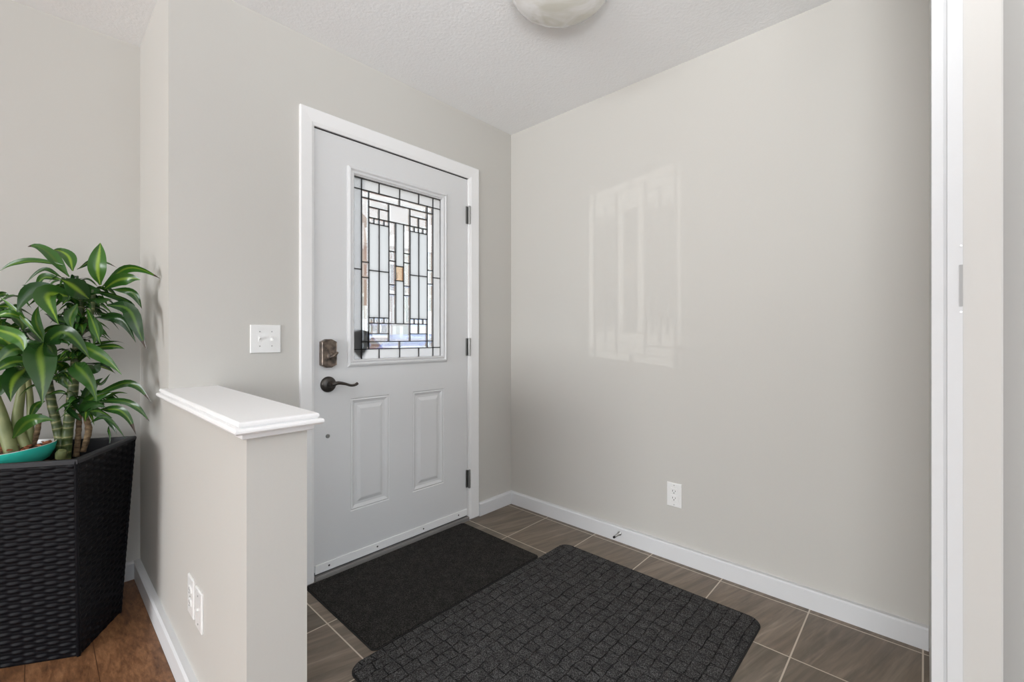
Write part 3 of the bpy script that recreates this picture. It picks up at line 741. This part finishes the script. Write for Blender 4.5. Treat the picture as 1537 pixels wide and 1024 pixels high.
# ------------------------------------------------------------------ ceiling light
LC = Vector((-0.80, -1.005, H)); LR = 0.19
lt = thing('ceiling_light', tuple(LC), 'round white alabaster glass flush ceiling light', 'ceiling light')
bm = B(); lathe(bm, LC, [(0, 0), (LR * 0.92, 0), (LR * 0.92, -0.006), (LR * 0.86, -0.012), (0, -0.012)]); obj('base_pan', bm, M['trim'], lt, smooth=True)
bm = B(); N = 18
prof = [(LR * 0.985, -0.008), (LR, -0.012)] + [(LR * cos(pi / 2 * i / N), -0.015 - 0.075 * sin(pi / 2 * i / N)) for i in range(1, N)] + [(0, -0.09)]
lathe(bm, LC, prof, seg=64); obj('glass_shade', bm, M['alabaster'], lt, smooth=True)
q = ray_to_plane(801, 36, 2, H - 0.013); a0 = math.atan2(q.y - LC.y, q.x - LC.x)
for k in range(3):
    a = a0 + k * 2 * pi / 3; c0 = LC + Vector((cos(a), sin(a), 0)) * LR
    bm = boxes((c0.x - 0.004, c0.x + 0.006, c0.y - 0.006, c0.y + 0.006, H - 0.028, H - 0.004)); bmesh.ops.rotate(bm, verts=bm.verts, cent=c0, matrix=Matrix.Rotation(a, 3, 'Z'))
    obj('clip', bm, M['hinge'], lt, bevel=0.001)


# ------------------------------------------------------------------ planter
random.seed(4)
A0 = Vector((-2.054, 0.127, 0)); vdir = Vector((0.515, 0.857, 0)); udir = Vector((-0.857, 0.515, 0))
PH = 0.69
def pl(u, vv, z):
    """plan position on the planter: u to the left along the front, vv along the right side; grows towards the top"""
    k = z / PH; fu, fv = 0.023 * k, 0.056 * k
    return A0 + udir * (-fu + u * (0.39 + 2 * fu)) + vdir * (-fv + vv * (0.248 + 2 * fv)) + Vector((0, 0, z))
ppos = A0 + udir * 0.15 + vdir * 0.124
planter = thing('planter', (ppos.x, ppos.y, 0), 'tall black woven rattan planter beside the half wall', 'planter')
def weave(bm, f, wid, rows=52, cols_per_m=1 / 0.066):
    nu = 84; nv = rows * 4; g = []
    n_out = (f(0.5, 0) - f(0.5, 0) * 0)
    for j in range(nv + 1):
        row = []; z = PH * j / nv
        for i in range(nu + 1):
            s_ = i / nu; p = f(s_, z); nrm = f.n
            k = j * 0.25; rr = int(k) ; prof = abs(sin(pi * k)) ** 0.6
            ph = 2 * pi * s_ * wid * cols_per_m + (pi if rr % 2 else 0)
            h = 0.0052 * prof * (0.16 + 0.84 * max(0.0, cos(ph)) ** 0.6)
            if i in (0, nu): h = 0.0
            row.append(bm.verts.new(p + nrm * h))
        g.append(row)
    for j in range(nv):
        for i in range(nu): bm.faces.new((g[j][i], g[j][i + 1], g[j + 1][i + 1], g[j + 1][i]))
sides = [(lambda s_, z: pl(1 - s_, 0, z), -vdir, 0.40), (lambda s_, z: pl(0, s_, z), -udir, 0.33), (lambda s_, z: pl(s_, 1, z), vdir, 0.40), (lambda s_, z: pl(1, 1 - s_, z), udir, 0.33)]
class FF:
    def __init__(s, f, n): s.f, s.n = f, n
    def __call__(s, a, b): return s.f(a, b)
    def __mul__(s, o): return s
for fn, nn, wd in sides:
    bm = B(); weave(bm, FF(fn, nn), wd); obj('woven_side', bm, M['rattan'], planter, smooth=True, angle=80)
for u, vv in ((0, 0), (1, 0), (0, 1), (1, 1)):
    pts = [pl(u, vv, z) for z in (0.0, PH)]; bm = B()
    tube(bm, [pts[0] + (pts[1] - pts[0]) * k / 60 for k in range(61)], [0.0052 + 0.0012 * (k % 2) for k in range(61)], 10)
    obj('corner_braid', bm, M['rattan'], planter, smooth=True)
bm = B()
ring = lambda i, z: [pl(u, vv, PH) + Vector((0, 0, z - PH)) for u, vv in ((i, i), (1 - i, i), (1 - i, 1 - i), (i, 1 - i))]
R = [[bm.verts.new(p) for p in r] for r in (ring(-0.012, PH - 0.012), ring(-0.014, PH - 0.002), ring(-0.006, PH + 0.003), ring(0.028, PH + 0.003), ring(0.032, PH - 0.004), [pl(u, vv, 0.5) for u, vv in ((0.04, 0.04), (0.96, 0.04), (0.96, 0.96), (0.04, 0.96))])]
for p, q in zip(R, R[1:]):
    for k in range(4): bm.faces.new((p[k], p[(k + 1) % 4], q[(k + 1) % 4], q[k]))
obj('rim', bm, M['rattan_in'], planter)
SOIL = 0.655
def soil_disc(bm, c, r, z, amp=0.006, seg=40, rings=10):
    prev = [bm.verts.new((c.x, c.y, z + amp))]
    for j in range(1, rings + 1):
        rr = r * j / rings; cur = [bm.verts.new((c.x + rr * cos(2 * pi * k / seg), c.y + rr * sin(2 * pi * k / seg), z + random.uniform(-amp, amp))) for k in range(seg)]
        for k in range(seg):
            if len(prev) == 1: bm.faces.new((prev[0], cur[k], cur[(k + 1) % seg]))
            else: bm.faces.new((prev[k], cur[k], cur[(k + 1) % seg], prev[(k + 1) % seg]))
        prev = cur
bm = B(); ns = 24; g = [[bm.verts.new(pl(0.04 + 0.92 * i / ns, 0.04 + 0.92 * j / ns, 0.62) + Vector((0, 0, random.uniform(-0.006, 0.006)))) for i in range(ns + 1)] for j in range(ns + 1)]
for j in range(ns):
    for i in range(ns): bm.faces.new((g[j][i], g[j][i + 1], g[j + 1][i + 1], g[j + 1][i]))
obj('soil', bm, M['soil'], planter, smooth=True)


# ------------------------------------------------------------------ leaves
def leaf(bm, pts, width, face, tone=(0.5, 0.5, 1.1), fold=0.35, n=14):
    """pts: spine (3-D, 3+ points); width: full width; face: direction the upper side looks to"""
    uvl = bm.loops.layers.uv.get('leaf') or bm.loops.layers.uv.new('leaf'); cl = bm.loops.layers.float_color.get('tone') or bm.loops.layers.float_color.new('tone')
    P = smooth_path(pts, max(2, n // (len(pts) - 1))); k = len(P) - 1; rows = []
    rnd = random.Random(int(width * 1e6) + int(abs(pts[0][0]) * 1e5)); ln = (P[-1] - P[0]).length; tw0, tw1 = rnd.uniform(-0.15, 0.15), rnd.uniform(-0.5, 0.5); curl = rnd.uniform(0.3, 1.3); sway = rnd.uniform(-0.03, 0.03)
    sw = (P[-1] - P[0]).cross(face).normalized()
    P = [p + sw * (ln * sway * sin(2 * pi * i / k)) - UP * (curl * ln * max(0.0, i / k - 0.72) ** 2) for i, p in enumerate(P)]
    tone = (min(1, max(0, tone[0] + rnd.uniform(-0.12, 0.12))), min(1, max(0, tone[1] + rnd.uniform(-0.2, 0.12))), tone[2]); width *= 0.92; fold *= rnd.uniform(0.5, 1.5)
    for i, p in enumerate(P):
        t = i / k; d = (P[min(i + 1, k)] - P[max(i - 1, 0)]).normalized()
        side = d.cross(face)
        if side.length < 1e-4: side = d.orthogonal()
        side.normalize(); side = Matrix.Rotation(tw0 + (tw1 - tw0) * t, 3, d) @ side; up = side.cross(d).normalized()
        prof = max(0.0, sin(pi * min(1, t ** 0.92))) ** 1.05
        prof = max(prof, 0.11) if t < 0.3 else prof
        wv = width / 2 * (prof if t < 1 else 0.02)
        wav = 0.20 * wv * sin(8 * t + width * 300)
        rows.append([(bm.verts.new(p + side * wv * s_ + up * (fold * wv * (abs(s_) ** 1.3 - 0.35) + wav * abs(s_) * (1 if s_ > 0 else -1))), s_, t) for s_ in (-1, -0.5, 0, 0.5, 1)])
    for a, b in zip(rows, rows[1:]):
        for j in range(4):
            q = (a[j], a[j + 1], b[j + 1], b[j]); f = bm.faces.new([x[0] for x in q])
            for lp, x in zip(f.loops, q): lp[uvl].uv = (x[1], x[2]); lp[cl] = (*tone, 1)


def c1(X, Y): return X / 2.843, 340 + Y / 2.843      # measured on an enlargement of the photograph's plant


def leaf_list(bm, L, D):
    for (bx, by), (mx, my), (tx, ty), wd, dm, dt, tw, tone in L:
        p = [at(*c1(bx, by), D), at(*c1(mx, my), D + dm), at(*c1(tx, ty), D + dt)]
        view = (CAM - p[1]).normalized(); ax = (p[2] - p[0]).normalized()
        face = Matrix.Rotation(radians(tw), 3, ax) @ view
        wid = wd / 2.843 / F * (D + dm) / max(0.35, abs(cos(radians(tw))))
        leaf(bm, p, wid, face, tone)


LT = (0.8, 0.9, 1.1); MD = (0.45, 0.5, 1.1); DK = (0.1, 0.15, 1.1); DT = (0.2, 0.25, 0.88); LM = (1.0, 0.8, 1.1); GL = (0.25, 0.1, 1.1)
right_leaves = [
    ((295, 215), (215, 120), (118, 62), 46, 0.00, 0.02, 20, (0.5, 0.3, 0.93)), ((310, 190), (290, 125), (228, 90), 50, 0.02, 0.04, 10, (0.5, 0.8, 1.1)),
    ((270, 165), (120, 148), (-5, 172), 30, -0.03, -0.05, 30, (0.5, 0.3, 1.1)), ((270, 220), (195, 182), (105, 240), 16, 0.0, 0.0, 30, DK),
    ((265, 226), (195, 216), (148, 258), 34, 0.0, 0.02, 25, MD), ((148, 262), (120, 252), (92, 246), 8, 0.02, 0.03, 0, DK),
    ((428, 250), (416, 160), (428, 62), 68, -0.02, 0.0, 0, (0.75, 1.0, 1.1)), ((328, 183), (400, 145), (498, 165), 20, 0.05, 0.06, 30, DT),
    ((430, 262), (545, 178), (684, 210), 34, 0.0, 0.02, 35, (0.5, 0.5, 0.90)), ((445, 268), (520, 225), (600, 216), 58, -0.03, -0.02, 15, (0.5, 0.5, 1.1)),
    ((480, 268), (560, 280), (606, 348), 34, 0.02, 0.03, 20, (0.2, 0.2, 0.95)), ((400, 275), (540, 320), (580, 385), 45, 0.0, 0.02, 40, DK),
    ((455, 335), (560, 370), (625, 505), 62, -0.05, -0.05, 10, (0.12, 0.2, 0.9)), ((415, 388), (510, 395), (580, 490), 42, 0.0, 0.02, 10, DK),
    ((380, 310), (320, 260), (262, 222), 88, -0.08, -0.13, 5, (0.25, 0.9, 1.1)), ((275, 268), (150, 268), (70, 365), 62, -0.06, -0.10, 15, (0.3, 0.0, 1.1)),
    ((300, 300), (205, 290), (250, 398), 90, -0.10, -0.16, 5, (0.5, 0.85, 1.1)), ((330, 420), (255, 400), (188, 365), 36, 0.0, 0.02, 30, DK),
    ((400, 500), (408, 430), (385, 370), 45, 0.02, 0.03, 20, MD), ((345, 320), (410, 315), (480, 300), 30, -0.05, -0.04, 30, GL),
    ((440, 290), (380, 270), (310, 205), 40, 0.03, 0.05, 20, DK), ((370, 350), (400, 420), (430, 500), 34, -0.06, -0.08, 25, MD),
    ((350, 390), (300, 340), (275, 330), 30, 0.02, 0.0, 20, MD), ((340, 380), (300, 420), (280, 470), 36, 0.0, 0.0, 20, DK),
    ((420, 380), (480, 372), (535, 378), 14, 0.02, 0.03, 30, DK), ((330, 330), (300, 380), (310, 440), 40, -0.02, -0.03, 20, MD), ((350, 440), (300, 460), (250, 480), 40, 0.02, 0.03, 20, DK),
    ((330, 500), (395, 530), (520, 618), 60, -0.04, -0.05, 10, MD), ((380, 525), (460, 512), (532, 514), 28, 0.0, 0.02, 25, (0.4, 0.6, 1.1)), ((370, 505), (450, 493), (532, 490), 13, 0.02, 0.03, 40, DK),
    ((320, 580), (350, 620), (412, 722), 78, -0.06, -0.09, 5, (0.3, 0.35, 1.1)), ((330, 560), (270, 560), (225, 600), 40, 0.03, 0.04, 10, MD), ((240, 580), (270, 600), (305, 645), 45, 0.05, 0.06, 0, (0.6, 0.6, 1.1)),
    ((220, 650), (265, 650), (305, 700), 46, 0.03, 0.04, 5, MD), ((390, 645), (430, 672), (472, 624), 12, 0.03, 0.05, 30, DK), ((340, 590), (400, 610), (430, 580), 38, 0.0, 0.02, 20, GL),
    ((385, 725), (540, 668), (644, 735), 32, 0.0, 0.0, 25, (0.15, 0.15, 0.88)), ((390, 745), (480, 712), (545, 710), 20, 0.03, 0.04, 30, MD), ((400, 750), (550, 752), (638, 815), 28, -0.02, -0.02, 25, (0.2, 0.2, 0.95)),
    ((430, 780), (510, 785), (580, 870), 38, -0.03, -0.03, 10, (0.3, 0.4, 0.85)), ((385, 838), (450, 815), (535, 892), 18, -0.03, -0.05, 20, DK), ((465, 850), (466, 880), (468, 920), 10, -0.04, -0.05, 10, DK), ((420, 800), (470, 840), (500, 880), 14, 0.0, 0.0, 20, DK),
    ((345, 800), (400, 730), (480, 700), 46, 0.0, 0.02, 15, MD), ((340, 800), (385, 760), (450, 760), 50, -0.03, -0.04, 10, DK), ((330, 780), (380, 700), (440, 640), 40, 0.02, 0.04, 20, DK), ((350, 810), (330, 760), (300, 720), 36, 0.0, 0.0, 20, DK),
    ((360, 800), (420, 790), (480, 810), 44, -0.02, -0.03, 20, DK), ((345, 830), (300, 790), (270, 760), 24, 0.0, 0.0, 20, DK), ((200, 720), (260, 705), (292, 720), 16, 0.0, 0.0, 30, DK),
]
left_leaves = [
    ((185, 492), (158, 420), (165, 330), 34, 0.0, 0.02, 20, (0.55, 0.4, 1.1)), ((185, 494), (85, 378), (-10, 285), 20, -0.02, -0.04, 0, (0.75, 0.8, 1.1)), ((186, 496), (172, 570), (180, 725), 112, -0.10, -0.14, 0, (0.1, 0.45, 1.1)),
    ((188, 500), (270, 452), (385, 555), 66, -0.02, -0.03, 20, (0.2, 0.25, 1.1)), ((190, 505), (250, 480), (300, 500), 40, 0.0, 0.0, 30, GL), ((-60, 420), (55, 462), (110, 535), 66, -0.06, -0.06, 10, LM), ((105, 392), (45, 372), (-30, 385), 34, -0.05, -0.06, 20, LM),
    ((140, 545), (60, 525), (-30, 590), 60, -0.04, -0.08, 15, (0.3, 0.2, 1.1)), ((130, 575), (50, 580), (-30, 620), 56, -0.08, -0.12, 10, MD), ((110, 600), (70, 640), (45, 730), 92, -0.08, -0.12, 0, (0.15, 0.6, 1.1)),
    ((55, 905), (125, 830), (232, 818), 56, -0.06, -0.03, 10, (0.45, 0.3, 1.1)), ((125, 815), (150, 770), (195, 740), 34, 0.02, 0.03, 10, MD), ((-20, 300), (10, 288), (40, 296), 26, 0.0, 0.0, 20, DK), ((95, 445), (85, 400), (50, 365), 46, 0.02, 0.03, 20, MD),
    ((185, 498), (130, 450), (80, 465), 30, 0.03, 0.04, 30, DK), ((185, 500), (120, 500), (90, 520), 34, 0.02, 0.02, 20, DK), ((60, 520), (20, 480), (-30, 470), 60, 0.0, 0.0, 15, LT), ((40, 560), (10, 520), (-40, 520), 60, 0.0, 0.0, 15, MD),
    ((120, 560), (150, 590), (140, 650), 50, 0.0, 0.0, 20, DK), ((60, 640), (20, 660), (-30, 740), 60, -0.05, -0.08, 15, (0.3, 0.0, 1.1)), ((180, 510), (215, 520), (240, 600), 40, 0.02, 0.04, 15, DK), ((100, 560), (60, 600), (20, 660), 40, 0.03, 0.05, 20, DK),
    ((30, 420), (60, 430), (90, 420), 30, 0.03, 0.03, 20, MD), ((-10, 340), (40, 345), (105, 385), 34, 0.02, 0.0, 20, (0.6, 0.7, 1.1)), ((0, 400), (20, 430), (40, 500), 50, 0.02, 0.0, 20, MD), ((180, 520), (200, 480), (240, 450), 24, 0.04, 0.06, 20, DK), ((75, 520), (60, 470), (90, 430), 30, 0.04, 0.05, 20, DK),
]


def fill(bm, c, n, ln, wd, seed, keep=None):
    rnd = random.Random(seed)
    for k in range(n):
        az = rnd.uniform(0, 2 * pi); el = rnd.uniform(-0.2, 0.9); L = ln * rnd.uniform(0.6, 1.1)
        h = Vector((cos(az), sin(az), 0)); p0 = c + Vector((0, 0, rnd.uniform(-0.03, 0.03)))
        p1 = p0 + h * L * 0.5 * cos(el) + Vector((0, 0, L * 0.5 * sin(el))); p2 = p0 + h * L * 0.9 * cos(el) + Vector((0, 0, L * (0.5 * sin(el) - 0.25)))
        if p2.x > XL - 0.02 or p1.x > XL - 0.02 or p2.y > YB - 0.02: continue
        leaf(bm, [p0, p1, p2], wd * rnd.uniform(0.7, 1.1), Vector((0, 0, 1)) + h * 0.2, (rnd.uniform(0, 0.7), rnd.uniform(0, 0.7), 1.1 if rnd.random() > 0.2 else 0.92))


def stem(name, pts, radii, D, mt, parent, knobs=0.0):
    P = smooth_path([at(*c1(x, y), D + dd) for x, y, dd in pts], 8); bm = B(); k = len(P) - 1; RR = []
    for i in range(k + 1):
        t = i / k * (len(radii) - 1); j = min(int(t), len(radii) - 2); r = radii[j] + (radii[j + 1] - radii[j]) * (t - j)
        RR.append(r * (1 + (knobs if i % 3 == 0 else 0)))
    tube(bm, P, RR, 14); return obj(name, bm, mt, parent, smooth=True, angle=70)


DR = 1.70
b0 = at(*c1(300, 960), DR)
drac = thing('dracaena', (b0.x, b0.y, 0.62), 'striped leafed dracaena planted at the right side of the black planter', 'plant')
stem('stem', [(275, 1000, 0), (250, 880, 0.0), (222, 760, 0.0), (205, 660, 0.0)], [0.016, 0.0145, 0.013], DR, M['cane'], drac, 0.06)
stem('stem', [(280, 1000, 0), (292, 850, 0.0), (312, 690, 0.02), (330, 500, 0.02), (345, 350, 0.02), (320, 230, 0.02)], [0.015, 0.0155, 0.016, 0.013, 0.011, 0.006], DR, M['cane'], drac, 0.06)
stem('stem', [(325, 980, 0.03), (335, 880, 0.03), (338, 800, 0.03)], [0.009, 0.0085, 0.008], DR, M['dry_cane'], drac, 0.15)
stem('stem', [(355, 960, 0.02), (378, 870, 0.02), (362, 800, 0.02)], [0.008, 0.0105, 0.008], DR, M['dry_cane'], drac, 0.12)
stem('stem', [(330, 480, 0.02), (385, 380, 0.0), (400, 270, 0.0)], [0.010, 0.009, 0.006], DR, M['cane'], drac, 0.06)
bm = B(); leaf_list(bm, right_leaves, DR - 0.03)
fill(bm, at(*c1(345, 330), DR + 0.02), 26, 0.17, 0.040, 11); fill(bm, at(*c1(330, 460), DR + 0.02), 22, 0.15, 0.040, 12); fill(bm, at(*c1(370, 760), DR), 16, 0.12, 0.036, 13); fill(bm, at(*c1(330, 560), DR + 0.02), 10, 0.13, 0.04, 15)
for (X, Y), sd in zip(((350, 350), (340, 420), (335, 520), (365, 780), (300, 260), (240, 640)), range(40, 46)): fill(bm, at(*c1(X, Y), DR + 0.01), 16, 0.12, 0.017, sd)
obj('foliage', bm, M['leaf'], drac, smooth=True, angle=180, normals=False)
bm = B(); lathe(bm, at(*c1(262, 968), DR - 0.05), [(0, -0.03), (0.014, -0.02), (0.017, 0), (0.012, 0.012), (0, 0.016)], (0.2, -0.3, 1), 16); obj('basal_bulb', bm, M['stem'], drac, smooth=True)

DL = 1.60
bc = at(20, 676, DL); bowl_c = Vector((bc.x, bc.y, 0))
bowl = thing('potted_plant', (bowl_c.x, bowl_c.y, 0.62), 'broad leafed plant in a turquoise bowl inside the planter', 'plant')
ZR = bc.z; RB = 0.112
bm = B(); tilt = Vector((-0.10, 0.02, 1)).normalized()
lathe(bm, Vector((bowl_c.x, bowl_c.y, ZR)), [(RB * 0.55, -0.060), (RB * 0.80, -0.045), (RB * 0.94, -0.018), (RB, 0.004), (RB * 0.995, 0.008)], tilt, 64); bm2 = bm
pot = obj('bowl', bm, M['turquoise'], bowl, smooth=True)
bm = B(); lathe(bm, Vector((bowl_c.x, bowl_c.y, ZR)), [(RB * 0.995, 0.008), (RB * 0.965, 0.009), (RB * 0.955, 0.004), (RB * 0.93, -0.018)], tilt, 64); obj('bowl_rim', bm, M['pot_white'], pot, smooth=True)
bm = B(); soil_disc(bm, Vector((0, 0, 0)), RB * 0.95, -0.006, 0.004)
q = Vector((0, 0, 1)).rotation_difference(tilt)
for v_ in bm.verts: v_.co = Vector((bowl_c.x, bowl_c.y, ZR)) + q @ v_.co
obj('soil', bm, M['soil'], bowl, smooth=True)
bm = B()
rnd = random.Random(9)
for k in range(34):
    a, rr = rnd.uniform(0, 2 * pi), RB * 0.86 * rnd.random() ** 0.5; s_ = rnd.uniform(0.004, 0.010)
    if k in (0, 1): a, rr, s_ = (-0.35, RB * 0.80, 0.017) if k == 0 else (-0.75, RB * 0.80, 0.012)
    p = Vector((bowl_c.x, bowl_c.y, ZR)) + q @ Vector((rr * cos(a), rr * sin(a), 0.002 + s_ * 0.3))
    pts = [Vector((rnd.uniform(0.6, 1) * s_ * cos(t), rnd.uniform(0.4, 0.8) * s_ * sin(t), 0)) for t in (0, 1.2, 2.2, 3.3, 4.3, 5.4)]
    mt = Matrix.Rotation(rnd.uniform(0, 6), 3, 'Z') @ Matrix.Rotation(rnd.uniform(-0.6, 0.6), 3, 'X'); prism(bm, [p + mt @ v_ for v_ in pts], mt @ Vector((0, 0, s_ * 0.45)))
obj('bark_mulch', bm, M['bark'], bowl, kind='stuff')
stem('stem', [(50, 965, 0), (25, 880, 0), (5, 800, 0), (-20, 720, 0)], [0.020, 0.018, 0.012], DL, M['stem'], bowl)
stem('stem', [(110, 940, 0.03), (75, 850, 0.03), (85, 740, 0.03), (110, 640, 0.03), (185, 500, 0.0)], [0.015, 0.0165, 0.013, 0.010, 0.005], DL, M['stem'], bowl)
stem('stem', [(120, 945, 0.05), (130, 850, 0.05), (128, 740, 0.05), (120, 640, 0.03)], [0.013, 0.010, 0.010, 0.007], DL, M['stem'], bowl)
stem('stem', [(5, 960, 0.05), (-12, 860, 0.05), (-30, 760, 0.05)], [0.014, 0.012, 0.010], DL, M['dry_cane'], bowl)
stem('stem', [(140, 930, 0.06), (160, 870, 0.06), (170, 800, 0.06)], [0.010, 0.008, 0.006], DL, M['dry_cane'], bowl, 0.1)
bm = B(); leaf_list(bm, left_leaves, DL)
fill(bm, at(*c1(70, 560), DL + 0.05), 18, 0.16, 0.055, 21); fill(bm, at(*c1(-20, 480), DL + 0.05), 18, 0.17, 0.055, 22); fill(bm, at(*c1(-40, 380), DL + 0.05), 12, 0.16, 0.05, 23)
obj('foliage', bm, M['leaf'], bowl, smooth=True, angle=180, normals=False)


# ------------------------------------------------------------------ outside, seen in slivers through the door glass
M['concrete'] = plain('pale_concrete', (0.34, 0.33, 0.29, 1), 0.9)
M['brick_out'] = plain('red_brown_brick', (0.26, 0.13, 0.09, 1), 0.9)
M['siding'] = plain('khaki_siding', (0.34, 0.32, 0.25, 1), 0.8)
M['white_out'] = plain('white_exterior_paint', (0.85, 0.85, 0.84, 1), 0.6)
M['roof_out'] = plain('brown_shingle', (0.12, 0.10, 0.09, 1), 0.9)
M['blue_car'] = plain('blue_car_paint', (0.03, 0.11, 0.42, 1), 0.25, 0.2)
M['car_glass'] = plain('dark_car_glass', (0.03, 0.04, 0.05, 1), 0.08)
M['tyre'] = plain('black_tyre', (0.02, 0.02, 0.02, 1), 0.8)
struct('ground', boxes((-12, 24, 0.75, 30, -0.35, -0.25), (-1.6, 0.3, 0.13, 0.75, -0.35, -0.12)), M['concrete'], 'pale concrete outside the front door')
M['stucco_out'] = plain('pinkish_beige_stucco', (0.40, 0.33, 0.28, 1), 0.9)
hs = thing('house', (8.5, 15, -0.25), 'brick house across the street behind the door glass', 'house')
obj('brick_wall', boxes((4.0, 8.6, 15, 20, -0.25, 4.8)), M['brick_out'], hs); obj('garage_wall', boxes((8.6, 14.0, 14.6, 20, -0.25, 4.8)), M['siding'], hs)
obj('upper_wall', boxes((3.8, 14.2, 14.8, 20, 4.8, 9.2)), M['stucco_out'], hs)
gd = obj('garage_door', boxes((9.0, 13.4, 14.54, 14.6, -0.25, 2.2), *[(9.02, 13.38, 14.52, 14.54, -0.2 + 0.6 * k, 0.35 + 0.6 * k) for k in range(4)]), M['white_out'], hs, bevel=0.01)
bm = B(); prism(bm, [(3.2, 14.3, 9.2), (14.8, 14.3, 9.2), (9.0, 14.3, 12.0)], (0, 6, 0)); obj('roof', bm, M['roof_out'], hs)
bm = B(); prism(bm, [(7.0, 14.55, 4.9), (10.6, 14.55, 4.9), (10.6, 14.55, 6.3)], (0, 0.2, 0)); obj('porch_gable', bm, M['white_out'], hs)
obj('downpipe', boxes((8.45, 8.6, 14.9, 15.0, -0.2, 4.8)), M['white_out'], hs)
for x, z in ((5.0, 1.0), (6.9, 1.0), (7.4, 2.9), (11.5, 2.9), (11.6, 6.0), (5.6, 6.0)):
    wf = obj('window', boxes((x, x + 1.1, 14.5, 14.99, z, z + 1.3)), M['white_out'], hs); obj('window_pane', boxes((x + 0.1, x + 1.0, 14.49, 14.5, z + 0.1, z + 1.2)), M['car_glass'], wf)
car = thing('car', (4.6, 7.2, -0.25), 'blue car parked outside behind the door glass', 'car')
bm = B(); pr = [(2.5, -0.02), (2.5, 0.42), (2.75, 0.55), (3.5, 0.62), (4.1, 1.12), (5.5, 1.14), (6.2, 0.66), (6.65, 0.58), (6.7, 0.0)]
prism(bm, [(x, 6.4, z) for x, z in pr], (0, 1.7, 0)); obj('body', bm, M['blue_car'], car, bevel=0.05, seg=3)
bm = B(); prism(bm, [(x, 6.385, z) for x, z in ((3.65, 0.66), (4.15, 1.06), (5.45, 1.07), (6.0, 0.68))], (0, 0.02, 0)); obj('side_window', bm, M['car_glass'], car)
for x in (3.3, 5.9):
    for y in (6.36, 7.94):
        bm = B(); lathe(bm, (x, y, 0.06), [(0, 0), (0.2, 0.0), (0.31, 0.03), (0.31, 0.17), (0.2, 0.2), (0, 0.2)], (0, 1, 0), 28); obj('wheel', bm, M['tyre'], car, smooth=True)
